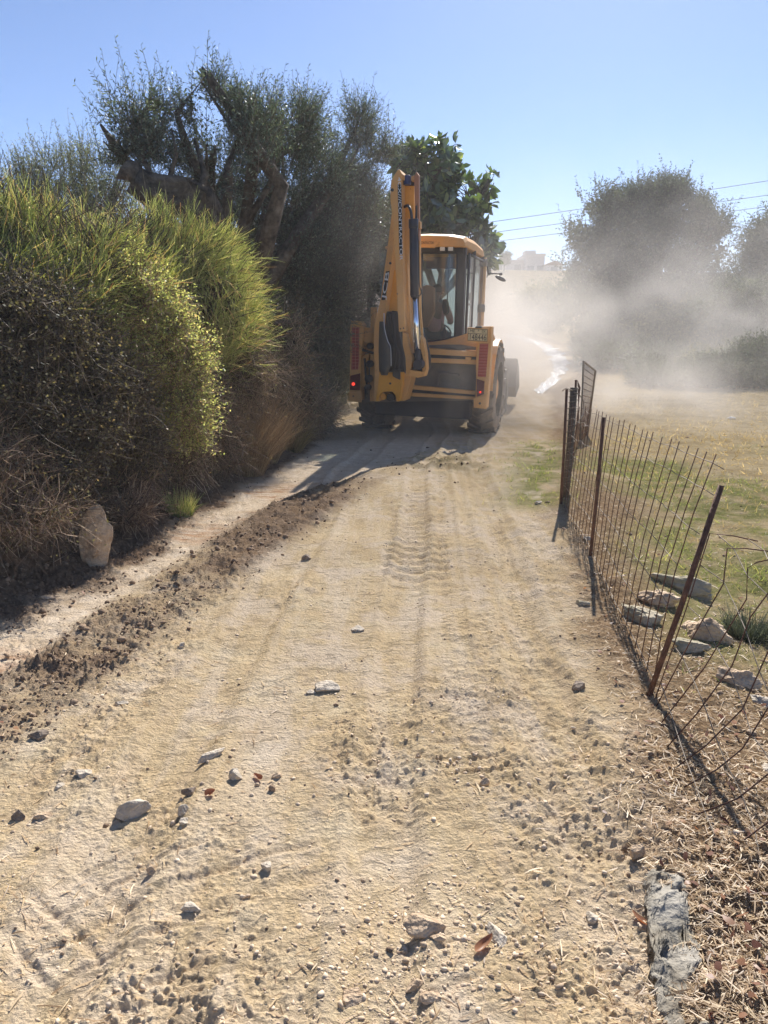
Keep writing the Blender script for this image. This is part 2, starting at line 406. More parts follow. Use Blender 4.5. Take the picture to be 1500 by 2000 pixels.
def in_blobs(blobs, n, g, shell=.5, clump=0., cs=1.2, thr=-.1, seed=0, floor=True):
    """points in a union of ellipsoids (cx,cy,cz,rx,ry,rz), weight by volume^.67; returns P, outward normal"""
    B = np.array([b[:6] for b in blobs], float)
    wt = (B[:, 3] * B[:, 4] * B[:, 5]) ** .67; wt /= wt.sum()
    m = n * (4 if clump else 2); 
    bi = g.choice(len(B), m, p=wt); dirs = rdir(m, g)
    r = g.uniform(0, 1, m) ** (1 / 3.); r = r * (1 - shell) + shell * g.uniform(.75, 1.0, m)
    lump = 1 + .16 * vnoise(dirs[:, 0] * 2.6 + bi * 7.1, dirs[:, 1] * 2.6, dirs[:, 2] * 2.6, s=seed)
    P = B[bi, :3] + dirs * B[bi, 3:6] * (r * lump)[:, None]
    Nn = unit(dirs / B[bi, 3:6])
    keep = np.ones(m, bool)
    if clump: keep &= fbm(P[:, 0] * cs, P[:, 1] * cs, P[:, 2] * cs, o=3, s=seed + 3) > thr
    if floor: keep &= P[:, 2] > height(P[:, 0], P[:, 1], False) + .03
    P, Nn = P[keep][:n], Nn[keep][:n]
    return P, Nn

def tube(path, rads, sides=8, rough=0.0, seed=0):
    path = np.array(path, float); k = len(path); Vs = []
    T = np.gradient(path, axis=0); T = unit(T); up = np.array([.31, .2, .93])
    for i in range(k):
        a = unit(np.cross(T[i], up)); b = np.cross(T[i], a)
        for j in range(sides):
            an = 2 * math.pi * j / sides
            rr = rads[i] * (1 + rough * float(vnoise(np.array([j * 1.7]), np.array([i * .9]), s=seed)[0]))
            Vs.append(path[i] + (a * math.cos(an) + b * math.sin(an)) * rr)
    Fs = [[i * sides + j, i * sides + (j + 1) % sides, (i + 1) * sides + (j + 1) % sides, (i + 1) * sides + j] for i in range(k - 1) for j in range(sides)]
    n0 = len(Vs); Vs.append(path[0]); Vs.append(path[-1])
    for j in range(sides):
        Fs.append([n0, (j + 1) % sides, j, j]); Fs.append([n0 + 1, (k - 1) * sides + j, (k - 1) * sides + (j + 1) % sides, (k - 1) * sides + (j + 1) % sides])
    return np.array(Vs), np.array(Fs)

def fix_tris(o): o.data.validate()

def tubes_obj(name, lst, mat, parent=None, smooth=True):
    bm_v, bm_f, o = [], [], 0
    for V, Fs in lst:
        for f in Fs:
            f = [int(q) + o for q in f]
            if f[2] == f[3]: f = f[:3]
            bm_f.append(f)
        bm_v.extend(map(tuple, V)); o += len(V)
    me = bpy.data.meshes.new(name); me.from_pydata(bm_v, [], bm_f); me.update()
    return link(name, me, mat, parent, smooth)

M = {}
M['bark'] = solid('bark', (.11, .085, .065), .95, .5, 9, .03, stops=[(.3, (.035, .028, .022)), (.5, (.10, .08, .062)), (.75, (.19, .16, .13))], bscale=16)
M['bark_cut'] = solid('bark_cut', (.15, .105, .07), .9, .3, 10, .006)
M['twig_dry'] = leaf_mat('dry_twigs', [(0, (0.118, 0.084, 0.064)), (0.5, (0.252, 0.176, 0.126)), (0.85, (0.42, 0.311, 0.218)), (1, (0.571, 0.454, 0.336))], .05, .02, .6)
M['twig_dark'] = leaf_mat('dark_twigs', [(0, (0.053, 0.042, 0.033)), (0.6, (0.12, 0.095, 0.074)), (1, (0.199, 0.168, 0.132))], .03, .02, .6)
M['mixed'] = leaf_mat('bramble_leaves', [(0, (0.069, 0.061, 0.04)), (0.45, (0.128, 0.117, 0.067)), (0.8, (0.215, 0.196, 0.098)), (1, (0.293, 0.206, 0.125))], .25, .03, .55)
M['dark_core'] = leaf_mat('core_fill', [(0, (0.052, 0.042, 0.032)), (0.6, (0.115, 0.094, 0.067)), (1, (0.196, 0.16, 0.11))], .15, .02, .6, (1, .8, .5))  # dead brown inner leaves, kept dark to give the hedge a shaded core
M['broom'] = leaf_mat('broom_shoots', [(0, (0.224, 0.271, 0.107)), (0.4, (0.413, 0.457, 0.196)), (0.75, (0.618, 0.628, 0.315)), (0.9, (0.79, 0.712, 0.471)), (1, (0.687, 0.457, 0.315))], 0.46, .03, .5, (1, 1, .7))
M['vine'] = leaf_mat('vine_leaves', [(0, (0.159, 0.196, 0.068)), (0.5, (0.355, 0.39, 0.135)), (0.82, (0.554, 0.53, 0.226)), (1, (0.502, 0.335, 0.195))], 0.50, .04, .5, (1, 1, .7))
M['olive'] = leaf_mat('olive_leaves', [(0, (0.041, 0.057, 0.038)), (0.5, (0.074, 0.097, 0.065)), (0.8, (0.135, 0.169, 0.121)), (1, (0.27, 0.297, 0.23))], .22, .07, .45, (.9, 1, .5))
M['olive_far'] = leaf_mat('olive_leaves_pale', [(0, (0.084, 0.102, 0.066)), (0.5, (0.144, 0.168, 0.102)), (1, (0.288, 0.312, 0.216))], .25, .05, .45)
M['myrtle'] = leaf_mat('small_dark_leaves', [(0, (0.033, 0.042, 0.027)), (0.5, (0.063, 0.075, 0.045)), (0.85, (0.128, 0.135, 0.09)), (1, (0.24, 0.24, 0.165))], .2, .07, .42)
M['fig'] = leaf_mat('broad_leaves', [(0, (0.033, 0.058, 0.026)), (0.55, (0.065, 0.111, 0.046)), (0.88, (0.13, 0.195, 0.065)), (1, (0.325, 0.39, 0.13))], .3, .10, .35)
M['oak'] = leaf_mat('tree_leaves', [(0, (0.043, 0.054, 0.037)), (0.55, (0.071, 0.089, 0.057)), (1, (0.155, 0.178, 0.115))], .22, .05, .5)
M['scrub'] = leaf_mat('scrub_leaves', [(0, (0.083, 0.09, 0.047)), (0.55, (0.165, 0.165, 0.079)), (1, (0.33, 0.302, 0.172))], .25, .03, .5)
M['straw'] = leaf_mat('straw', [(0, (.20, .13, .075)), (.5, (.38, .27, .16)), (1, (.55, .44, .28))], .25, .03, .5, (1, .9, .6))
M['grass_g'] = leaf_mat('green_grass', [(0, (.11, .14, .04)), (.5, (.21, .26, .08)), (.75, (.33, .34, .13)), (1, (.48, .40, .22))], .35, .04, .4)
M['grass_d'] = leaf_mat('dry_grass', [(0, (0.213, 0.163, 0.072)), (0.5, (0.375, 0.3, 0.143)), (1, (0.55, 0.45, 0.26))], .35, .03, .5, (1, .9, .6))
M['redleaf'] = leaf_mat('fallen_leaves', [(0, (.10, .045, .03)), (.4, (.21, .10, .06)), (.75, (.33, .20, .115)), (1, (.48, .36, .23))], .25, .02, .45, (1, .6, .4))

def plant(name, label, cat, parts, loc, group=None, trunk=None):
    """parts: list of (name, (V,F), material); everything given in world space, stored under an Empty at the base"""
    e = empty(name, loc)
    for pn, (V, Fc), mt in parts:
        mesh_np(pn, V - np.array(loc), Fc, mt, e)
    if trunk:
        o = tubes_obj('trunk', trunk, M['bark'], e)
        o.location = tuple(-np.array(loc))
    tag(e, label, cat, group)
    return e

def tree_leafy(name, label, cat, blobs, seed, nspray, L, nleaf, ll, lw, mat, base, trunk_r=.15, up=.35, shell=.55, thr=-.12, cs=1.2, twig=None, whips=0, whipL=.8, limb=6, inner=None, open_=.75):
    g = np.random.default_rng(seed)
    P, Nn = in_blobs(blobs, nspray, g, shell, 1, cs, thr, seed)
    d = unit(Nn * .9 + rdir(len(P), g) * .6 + np.array([0, 0, up]))
    Ls = g.uniform(.6, 1.25, len(P)) * L
    leaf, st = sprays(P - d * Ls[:, None] * .6, d, Ls, g, nleaf, ll, lw, .0035, .25, .1, open_)
    lv, sv_ = [leaf], [st]
    if whips:
        B = np.array([b[:6] for b in blobs if len(b) < 7 or b[6]])
        P2, N2 = in_blobs([tuple(b) for b in B], whips * 3, g, 1.0, 0, seed=seed + 9)
        sel = N2[:, 2] > -.05; P2, N2 = P2[sel][:whips], N2[sel][:whips]
        d2 = unit(N2 * .55 + np.array([0, 0, 1.0]) + rdir(len(P2), g) * .28)
        l2 = g.uniform(.45, 1.2, len(P2)) * whipL
        a, b = sprays(P2 - d2 * .25, d2, l2 + .25, g, int(nleaf * 1.6), ll, lw, .005, .16, .05, open_, t0=.25)
        lv.append(a); sv_.append(b)
    if inner:
        P3, N3 = in_blobs(blobs, inner[0], g, .1, 0, seed=seed + 3)
        P3 = P3 - N3 * np.array([b[3] for b in blobs]).mean() * .25
        lv.append(rhomb(P3, rdir(len(P3), g), rdir(len(P3), g), np.full(len(P3), inner[1]), np.full(len(P3), inner[1] * .6)))
    B = np.array([b[:6] for b in blobs]); bx, by = base; bz = hz(bx, by)
    c = (B[:, :3] * (B[:, 3] ** 2)[:, None]).sum(0) / (B[:, 3] ** 2).sum()
    fork = np.array([bx * .6 + c[0] * .4, by * .6 + c[1] * .4, bz + (c[2] - bz) * .42])
    tr = [tube([(bx, by, bz - .1), (bx + .05, by, bz + (fork[2] - bz) * .5), tuple(fork)], [trunk_r * 1.3, trunk_r, trunk_r * .85], 9, .3, seed)]
    for i in g.permutation(len(B))[:limb]:
        e = B[i, :3] + rdir(1, g)[0] * B[i, 3:6] * .3
        mid = (fork + e) / 2 + g.normal(size=3) * .12 * np.linalg.norm(e - fork)
        tr.append(tube([fork, mid, e, e + (e - mid) * .12], [trunk_r * .6, trunk_r * .38, trunk_r * .2, trunk_r * .05], 6, .2, seed + i))
        for q in range(3):
            e2 = e + rdir(1, g)[0] * B[i, 3:6] * .6
            tr.append(tube([mid, (mid + e2) / 2 + g.normal(size=3) * .08, e2], [trunk_r * .26, trunk_r * .15, trunk_r * .04], 5))
    return plant(name, label, cat, [('crown', merge(lv), mat), ('twigs', merge(sv_), twig or M['twig_dark'])], (bx, by, bz), trunk=tr)

def B_(px, py, y, rx, ry, rz, w=True):
    p = pix(px, py, y); return (p[0], y, p[2], rx, ry, rz, w)

# --- old olive tree rising behind the hedge, with a sawn limb pointing left
olive = tree_leafy('olive_tree', 'large old olive tree with a thick sawn limb, towering over the left hedge', 'olive tree',
    [B_(262, 235, 9.6, .46, .5, .42), B_(225, 290, 9.6, .22, .3, .2), B_(300, 195, 9.7, .22, .3, .28), B_(375, 205, 9.9, .30, .4, .30), B_(400, 150, 10.2, .24, .4, .20), B_(440, 190, 10.4, .34, .5, .36), B_(505, 240, 10.4, .40, .6, .34), B_(600, 215, 11.8, .22, .3, .26), B_(560, 250, 11.6, .6, .7, .45),
     B_(450, 320, 10.2, .75, .9, .6), B_(560, 370, 12.2, 1.05, .9, .88), B_(655, 330, 13.6, .75, .8, .7), B_(520, 460, 12, 1.1, .9, .82), B_(700, 240, 13.6, .36, .5, .38), B_(745, 290, 13.6, .32, .4, .27), B_(640, 450, 13.2, 1.0, .9, .9), B_(300, 285, 9.6, .42, .5, .3)],
    101, 6400, .42, 13, .070, .016, M['olive'], (-2.2, 10.3), .24, .5, .45, -.02, 1.9, whips=230, whipL=.42, inner=(5000, .05))
st0 = pix(345, 380, 9.5); 
def P3(px, py, y): return np.array(pix(px, py, y))
lb = tubes_obj('sawn_limb', [tube([P3(430, 470, 9.9), P3(385, 395, 9.6), P3(345, 378, 9.4), P3(300, 372, 9.3), P3(262, 348, 9.2)], [.17, .20, .165, .15, .135], 18, .9, 5),
                             tube([P3(345, 385, 9.4), P3(330, 352, 9.4), P3(345, 300, 9.4), P3(335, 250, 9.5)], [.06, .035, .02, .01], 6), tube([P3(300, 375, 9.3), P3(290, 330, 9.4), P3(268, 280, 9.5)], [.05, .03, .012], 6), tube([P3(390, 395, 9.5), P3(400, 340, 9.6), P3(380, 270, 9.8)], [.07, .04, .015], 6),
                             tube([P3(262, 348, 9.2), P3(259, 330, 9.15), P3(262, 318, 9.1)], [.12, .09, .05], 9, .8)], M['bark'], olive)
lb.location = tuple(-np.array(olive.location))
# limbs showing against the sky
for br in ([P3(430, 420, 9.9), P3(370, 300, 9.8), P3(345, 220, 9.8), P3(400, 150, 10)], [P3(440, 430, 9.9), P3(445, 330, 10), P3(470, 250, 10.2), P3(500, 190, 10.2)], [P3(600, 430, 12.4), P3(660, 330, 13.2), P3(690, 260, 13.6), P3(715, 200, 13.6)]):
    lv = tubes_obj('branch', [tube(br, [.085, .055, .03, .009], 7, .3)], M['bark'], olive); lv.location = tuple(-np.array(olive.location))

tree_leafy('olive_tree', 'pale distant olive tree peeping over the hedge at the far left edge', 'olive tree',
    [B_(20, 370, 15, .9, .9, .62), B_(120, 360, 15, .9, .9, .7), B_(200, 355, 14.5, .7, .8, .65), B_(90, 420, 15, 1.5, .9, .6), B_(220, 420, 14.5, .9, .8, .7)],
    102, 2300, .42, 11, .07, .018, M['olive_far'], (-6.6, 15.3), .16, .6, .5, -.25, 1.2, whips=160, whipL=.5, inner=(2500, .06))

# --- dark evergreen thicket between the olive and the machine
tree_leafy('evergreen_bush', 'tall dark small-leaved evergreen in shade just left of the digger', 'bush',
    [B_(700, 420, 13.8, 0.80, .9, 0.86), B_(610, 480, 12.9, 0.96, .9, 0.96), B_(690, 540, 14.0, 0.91, .9, 0.96), B_(600, 600, 12.6, 1.07, 1.0, 1.07), B_(560, 520, 12.2, 0.86, .8, 0.96), B_(660, 660, 14.4, 0.86, .9, 0.86), B_(590, 700, 12.8, 0.80, .8, 0.75), B_(735, 480, 14.6, 0.54, .7, 1.07), B_(630, 750, 14.4, 0.64, .8, 0.54)],
    103, 7600, .34, 12, .036, .015, M['myrtle'], (-1.8, 13.8), .12, .15, .35, -.3, 1.5, whips=60, whipL=.4, inner=(26000, .055))
tree_leafy('evergreen_bush', 'dusty pale low bush in sunlight low behind the digger tail', 'bush',
    [B_(665, 690, 16.5, .6, .8, .7), B_(700, 740, 16.5, .6, .8, .5), B_(650, 760, 16, .6, .7, .4)],
    113, 900, .3, 10, .04, .015, M['scrub'], (-.9, 16.5), .06, .3, .4, -.4, 1.5, inner=(1500, .05))

# --- big-leaved fig behind the cab
def fig():
    g = np.random.default_rng(104)
    blobs = [B_(850, 320, 17, .62, .7, .5), B_(920, 380, 17, .58, .7, .55), B_(800, 310, 17, .3, .5, .3), B_(860, 420, 17, .8, .8, .6), B_(930, 470, 16.5, .5, .6, .4), B_(800, 440, 17, .7, .7, .8), B_(955, 350, 17, .2, .3, .25), B_(940, 505, 16, .3, .4, .25)]
    P, Nn = in_blobs(blobs, 520, g, .45, 1, 1.1, -.1, 104)
    d = unit(Nn + rdir(len(P), g) * .7 + np.array([0, 0, .35]))
    n = len(P); K = 9
    leaves = []
    # rosettes of broad leaves at each twig end: folded six-corner blades
    for k in range(K):
        a = unit(np.cross(d, rdir(n, g))); D = unit(d * g.uniform(-.1, .7, (n, 1)) + a); D[:, 2] -= .12; D = unit(D)
        L = g.uniform(.15, .28, n); W = unit(np.cross(D, d) + .25 * rdir(n, g)); Nrm = np.cross(D, W)
        base = P + D * .03; wd = L * .42
        pts = [base, base + D * L[:, None] * .35 + W * (wd * .42)[:, None] + Nrm * (.08 * L)[:, None], base + D * L[:, None] * .72 + W * (wd * .5)[:, None] + Nrm * (.06 * L)[:, None],
               base + D * L[:, None] - Nrm * (.12 * L)[:, None], base + D * L[:, None] * .72 - W * (wd * .5)[:, None] + Nrm * (.06 * L)[:, None], base + D * L[:, None] * .35 - W * (wd * .42)[:, None] + Nrm * (.08 * L)[:, None],
               base + D * L[:, None] * .6]
        V = np.stack(pts, 1).reshape(-1, 3); i = np.arange(n) * 7
        Fc = np.concatenate([np.stack([i, i + 1, i + 2, i + 6], -1), np.stack([i + 6, i + 2, i + 3, i + 4], -1), np.stack([i, i + 6, i + 4, i + 5], -1)])
        leaves.append((V, Fc))
    Ls = g.uniform(.3, .6, n)
    st = ribbons(stems(P - d * Ls[:, None], d, Ls, g, 4, .05), np.linspace(.014, .006, 4)[None].repeat(n, 0), g)
    base = (1.2, 17.3, hz(1.2, 17.3)); f = np.array([1.15, 17.2, 2.2])
    tr = [tube([(1.2, 17.3, base[2] - .1), (1.1, 17.3, 1.2), tuple(f)], [.18, .14, .12], 9, .2)]
    for b in blobs:
        e = np.array(b[:3]); mid = (e + f) / 2 + g.normal(size=3) * .15
        tr.append(tube([f, mid, e], [.07, .045, .02], 6))
        for q in range(4):
            e2 = e + rdir(1, g)[0] * np.array(b[3:6]) * .7
            tr.append(tube([mid, (mid + e2) / 2 + g.normal(size=3) * .08, e2], [.03, .022, .01], 5))
    plant('fig_tree', 'broad-leaved tree with rosettes of large leaves rising behind the cab', 'tree',
          [('crown', merge(leaves), M['fig']), ('twigs', st, M['twig_dark'])], base, trunk=tr)
fig()

# --- trees and scrub in the dust on the right
tree_leafy('oak_tree', 'big round-crowned tree standing in the dust on the right', 'tree',
    [B_(1175, 405, 33, 1.0, 1.6, .75), B_(1280, 385, 33, 1.3, 1.6, .6), B_(1330, 420, 33, 1.2, 1.6, .9), B_(1385, 450, 33, .8, 1.4, .7), B_(1135, 460, 33, .8, 1.4, .8), B_(1230, 460, 33, 1.9, 2, 1.3), B_(1225, 390, 33, .6, .8, .4), B_(1370, 500, 33, 1.4, 1.6, 1.2), B_(1170, 530, 33, 1.6, 1.6, 1.3), B_(1300, 560, 33, 2.2, 1.8, 1.3), B_(1310, 375, 33, .7, .9, .5)],
    105, 5600, .7, 12, .15, .06, M['oak'], (11.2, 33.5), .38, .3, .5, -.10, .62, whips=200, whipL=.8, inner=(6500, .20))
tree_leafy('oak_tree', 'tree cut off by the right edge of the picture behind the dust', 'tree',
    [B_(1490, 480, 31, 1.0, 1.2, 1.0), B_(1540, 460, 31, 1.5, 1.4, 1.4), B_(1480, 560, 31, 1.7, 1.4, 1.3), B_(1600, 560, 31, 2, 1.6, 1.8)],
    106, 2400, .65, 11, .15, .06, M['oak'], (16.6, 31.5), .3, .3, .5, -.25, .55, inner=(5000, .20))
for i, (px, py, y, rx, rz, lab, mt) in enumerate([
        (1205, 600, 38, 1.9, 1.9, 'grey dusty bush below the left side of the big tree', 'scrub'),
        (1230, 620, 32, 2.3, 1.9, 'wide bush under the middle of the big tree', 'oak'),
        (1340, 640, 27, 2.0, 1.7, 'pale sunlit bush right of the pale dust plume', 'scrub'),
        (1440, 600, 26, 2.0, 2.0, 'dark bush under the tree at the right edge', 'oak'),
        (1500, 690, 21, 1.5, 1.3, 'dark bush at the field edge beside the right picture edge', 'oak'),
        (1410, 710, 22, 1.3, 1.0, 'low rounded bush on the field edge among the dust', 'scrub'),
        (1210, 680, 30, 1.7, 1.1, 'low bush behind the field seen through brown dust', 'oak'),
        (1075, 590, 60, 3.2, 2.2, 'faint bush beyond the track bend swallowed by dust', 'scrub'),
        (1195, 545, 36, 2.2, 1.6, 'dark scrub filling the gap under the left half of the big tree', 'oak'),
        (1290, 585, 31, 2.6, 1.8, 'dark scrub filling the gap under the right half of the big tree', 'oak'),
        (1385, 560, 30, 2.4, 1.7, 'dark scrub between the big tree and the tree at the right edge', 'oak'),
        (1280, 700, 25, 2.2, 1.0, 'low dark bramble at the field edge below the big tree', 'oak'),
        (1350, 735, 20, 1.6, .7, 'low dark bramble at the field edge nearest the bend of the field', 'oak'),
        (1460, 750, 19.5, 1.8, .9, 'low shaded scrub lying along the field at the right edge', 'oak'),
        (1185, 655, 34, 1.3, 1.2, 'dim bush right of the glistening bend of the track', 'oak')]):
    g = np.random.default_rng(200 + i); c = np.array(pix(px, py, y))
    gz = hz(c[0], y); top = c[2] + rz * .5
    bl = [(c[0] + g.uniform(-.6, .6) * rx, y + g.uniform(-.4, .4) * rx, gz + (top - gz) * g.uniform(.25, .75), rx * g.uniform(.5, .75), rx * .6, max(.4, (top - gz) * g.uniform(.3, .42)), True) for q in range(6)]
    k = y / 30.
    tree_leafy('bush', lab, 'bush', bl, 210 + i, 1500, .55 * k, 10, .13 * k, .05 * k, M[mt], (c[0], y + .2), .08, .3, .4, -.3, .8, inner=(4500, .16 * k), limb=4)

# --- broom, vine and bramble hedge on the left bank
def broom(label, blobs, seed, nshoot, L, base, nleafy=0):
    g = np.random.default_rng(seed)
    P, Nn = in_blobs(blobs, nshoot, g, .45, 1, 1.7, -.3, seed)
    up = np.clip(.9 - .0 * P[:, 2], .3, 1.4)
    lean = np.stack([vnoise(P[:, 0] * 2.2, P[:, 1] * 2.2, P[:, 2] * 2.2, s=seed + 31 + q) for q in range(3)], -1) * .85
    d = unit(Nn * .6 + np.array([.05, 0, .95]) * up[:, None] + lean + rdir(len(P), g) * .42)
    Ls = g.uniform(.45, 1.2, len(P)) * L * (1 + .4 * lean[:, 0])
    S = stems(P - d * Ls[:, None] * .55, d, Ls, g, 4, .45, -.10, .008)
    sh = [ribbons(S, np.linspace(.0030, .0012, 4)[None].repeat(len(P), 0) * g.uniform(.7, 1.5, (len(P), 1)), g)]
    # side shoots
    for q in range(3):
        pt, tg = on_path(S, g.uniform(.3, .85, (len(P), 1))); pt = pt[:, 0]; tg = tg[:, 0]
        dd = unit(tg + .5 * rdir(len(P), g)); l2 = Ls * g.uniform(.25, .5, len(P))
        sh.append(ribbons(stems(pt, dd, l2, g, 3, .15), np.linspace(.0022, .001, 3)[None].repeat(len(P), 0), g))
    leaf = []
    if nleafy:
        pt, tg = on_path(S, g.uniform(.2, 1, (len(P), nleafy))); pt = pt.reshape(-1, 3)
        leaf.append(rhomb(pt, rdir(len(pt), g), rdir(len(pt), g), g.uniform(.012, .028, len(pt)), g.uniform(.004, .010, len(pt))))
    # dead twigs, plus dark oversized leaves added to shade the interior
    P2, N2 = in_blobs(blobs, nshoot // 2, g, .15, 0, seed=seed + 4)
    P2 = P2 - N2 * .15
    d2 = unit(rdir(len(P2), g) + np.array([0, 0, .5])); l2 = g.uniform(.2, .5, len(P2))
    dead = ribbons(stems(P2, d2, l2, g, 4, .5), np.linspace(.005, .002, 4)[None].repeat(len(P2), 0), g)
    P4, N4 = in_blobs(blobs, nshoot, g, .1, 0, seed=seed + 5); P4 = P4 - N4 * .22
    inn = rhomb(P4, rdir(len(P4), g), rdir(len(P4), g), g.uniform(.05, .10, len(P4)), g.uniform(.03, .06, len(P4)))
    bz = hz(*base)
    parts = [('shoots', merge(sh), M['broom']), ('stems_and_fill', merge([dead, inn]), M['twig_dark'])]
    if leaf: parts.append(('foliage', merge(leaf), M['broom']))
    return plant('broom_shrub', label, 'shrub', parts, (base[0], base[1], bz))

broom('green feathery broom shrub at the far left on top of the bank', [B_(30, 470, 5.9, .22, .25, .26), B_(190, 500, 6.2, .22, .25, .24), B_(250, 640, 6.6, .22, .25, .2), B_(-60, 508, 6.0, .6, .6, .5), B_(60, 508, 6.1, .55, .6, .42), B_(150, 558, 6.2, .5, .6, .42), B_(-40, 572, 5.6, .6, .6, .4), B_(235, 572, 6.6, .42, .5, .5), B_(100, 582, 5.9, .5, .5, .35)], 301, 9500, .34, (-2.9, 6.3), 2)
broom('tall green broom shrub right of the first one, below the olive', [B_(260, 480, 7.7, .24, .3, .28), B_(408, 505, 8.3, .24, .3, .26), B_(472, 700, 9.2, .2, .3, .3), B_(442, 570, 8.9, .22, .3, .22), B_(300, 518, 7.8, .50, .5, .5), B_(378, 538, 8.0, .48, .5, .48), B_(350, 592, 7.8, .75, .6, .6), B_(402, 572, 8.6, .50, .5, .5), B_(442, 632, 9.0, .42, .5, .55), B_(398, 672, 8.4, .55, .5, .5)], 302, 10500, .38, (-2.3, 8.6), 2)

def tangle(name, label, cat, blobs, seed, ntw, nlf, leafmat, twmat, base, ll=.03, lw=.02, tl=.35, up=0.2, pn='foliage', dead=6000, droop=0, thr=-.25, rad=.0035, fill_size=.06, dm='dark_core'):
    g = np.random.default_rng(seed)
    P, Nn = in_blobs(blobs, ntw, g, .55, 1, 2.2, thr, seed)
    d = unit(Nn * .45 + rdir(len(P), g) + np.array([0, 0, up]))
    Ls = g.uniform(.5, 1.3, len(P)) * tl
    S = stems(P - d * Ls[:, None] * .5, d, Ls, g, 5, .55, -droop, .012)
    tw = [ribbons(S, np.linspace(1, .4, 5)[None].repeat(len(P), 0) * rad * g.uniform(.5, 1.5, (len(P), 1)), g)]
    lf = []
    if nlf:
        pt, tg = on_path(S, g.uniform(.1, 1, (len(P), nlf))); pt = pt.reshape(-1, 3) + g.normal(size=(len(P) * nlf, 3)) * .012
        lf.append(rhomb(pt, rdir(len(pt), g), rdir(len(pt), g), g.uniform(.5, 1.2, len(pt)) * ll, g.uniform(.5, 1.2, len(pt)) * lw))
    P4, N4 = in_blobs(blobs, dead, g, .1, 0, seed=seed + 5); P4 = P4 - N4 * .12
    inn = rhomb(P4, rdir(len(P4), g), rdir(len(P4), g), g.uniform(.5, 1.3, len(P4)) * fill_size, g.uniform(.4, .8, len(P4)) * fill_size)  # oversized leaves added inside as a core, deepening the hedge's inner shade
    parts = [('stems', merge(tw), twmat), ('core_fill', inn, M[dm])]
    if lf: parts.append((pn, merge(lf), leafmat))
    return plant(name, label, cat, parts, (base[0], base[1], hz(*base)))

tangle('vine_bush', 'yellow-green leafy vine mound bulging from the hedge toward the track', 'bush',
       [B_(215, 585, 6.2, .46, .4, .22), B_(275, 635, 6.4, .40, .35, .24), B_(330, 700, 6.6, .30, .3, .26), B_(180, 640, 6.0, .34, .3, .14), B_(345, 775, 6.7, .26, .3, .30), B_(250, 700, 6.2, .25, .3, .16), B_(365, 830, 6.9, .16, .2, .22)], 311, 10500, 19, M['vine'], M['twig_dry'], (-2.0, 6.4), .027, .014, .26, .3, dead=9000, thr=-.45, dm='mixed', fill_size=.045)
tangle('bramble', 'dark bramble thicket of dead twigs under the first broom shrub', 'bramble',
       [B_(40, 660, 5.2, .45, .4, .42), B_(130, 720, 5.5, .42, .4, .36), B_(0, 800, 4.9, .40, .4, .42), B_(110, 830, 5.3, .42, .4, .36), B_(210, 780, 5.9, .36, .35, .36), B_(225, 860, 6.1, .38, .3, .32), B_(60, 930, 5.0, .42, .4, .30), B_(150, 905, 6.0, .36, .35, .25), B_(-80, 700, 4.8, .4, .4, .6)], 312, 12500, 6, M['mixed'], M['twig_dark'], (-2.6, 5.3), .028, .017, .30, .1, dead=26000, thr=-.4)
tangle('bramble', 'brown twiggy thicket hanging under the second broom shrub', 'bramble',
       [B_(440, 720, 8.5, .50, .45, .52), B_(380, 800, 7.8, .42, .4, .5), B_(325, 870, 7.1, .38, .3, .34), B_(500, 740, 9.3, .42, .45, .5), B_(405, 870, 8.0, .40, .3, .34), B_(240, 920, 6.5, .3, .35, .22)], 313, 8500, 5, M['mixed'], M['twig_dry'], (-2.0, 7.8), .026, .013, .32, -.1, dead=20000, droop=.3)
tangle('bramble', 'dry yellowish twigs sprawling over the bank at the left edge', 'bramble',
       [B_(0, 900, 4.6, .22, .3, .22), B_(20, 1000, 4.5, .36, .3, .14), B_(70, 990, 4.9, .30, .3, .12), B_(-60, 940, 4.4, .3, .3, .3)], 314, 3200, 3, M['mixed'], M['twig_dry'], (-2.6, 4.6), .022, .012, .30, .1, dead=900, thr=-.5, rad=.0022)
tangle('bramble', 'straw-coloured fallen brushwood right beside the standing rock', 'bramble',
       [B_(255, 1000, 5.8, .15, .2, .10), B_(225, 965, 6.0, .22, .2, .10), B_(140, 960, 5.9, .3, .2, .10)], 315, 1500, 1, M['straw'], M['twig_dry'], (-1.95, 5.7), .022, .008, .28, .0, dead=900, thr=-.5)
tangle('shrub', 'twiggy grey-brown shrub in shade at the hedge end', 'shrub',
       [B_(560, 780, 10.5, .5, .5, .5), B_(540, 690, 10.2, .45, .5, .5), B_(600, 810, 12, .5, .5, .35)], 316, 3800, 4, M['scrub'], M['twig_dry'], (-1.7, 10.7), .03, .013, .4, .3, dead=9000)

# dry grass tussocks
def tussock(label, cx, cy, n, h, r, seed, mat, sprd=.5, cat='grass tuft', name='grass_tussock'):
    g = np.random.default_rng(seed)
    a = g.uniform(0, 2 * math.pi, n); rr = r * np.sqrt(g.uniform(0, 1, n))
    P = np.stack([cx + np.cos(a) * rr, cy + np.sin(a) * rr, np.zeros(n)], -1); P[:, 2] = height(P[:, 0], P[:, 1], False) - .01
    d = unit(np.stack([np.cos(a) * sprd * g.uniform(0, 1, n), np.sin(a) * sprd * g.uniform(0, 1, n), np.ones(n)], -1))
    S = stems(P, d, h * g.uniform(.4, 1.1, n), g, 5, .35, -.12)
    z = hz(cx, cy)
    o = mesh_np(name, *ribbons(S - np.array([cx, cy, z]), np.linspace(1, .2, 5)[None].repeat(n, 0) * .0028, g), M[mat])
    o.location = (cx, cy, z); tag(o, label, cat)
tussock('tall dry straw-coloured grass tussock standing against the hedge end', -1.62, 8.5, 2600, .85, .26, 401, 'straw', .55)
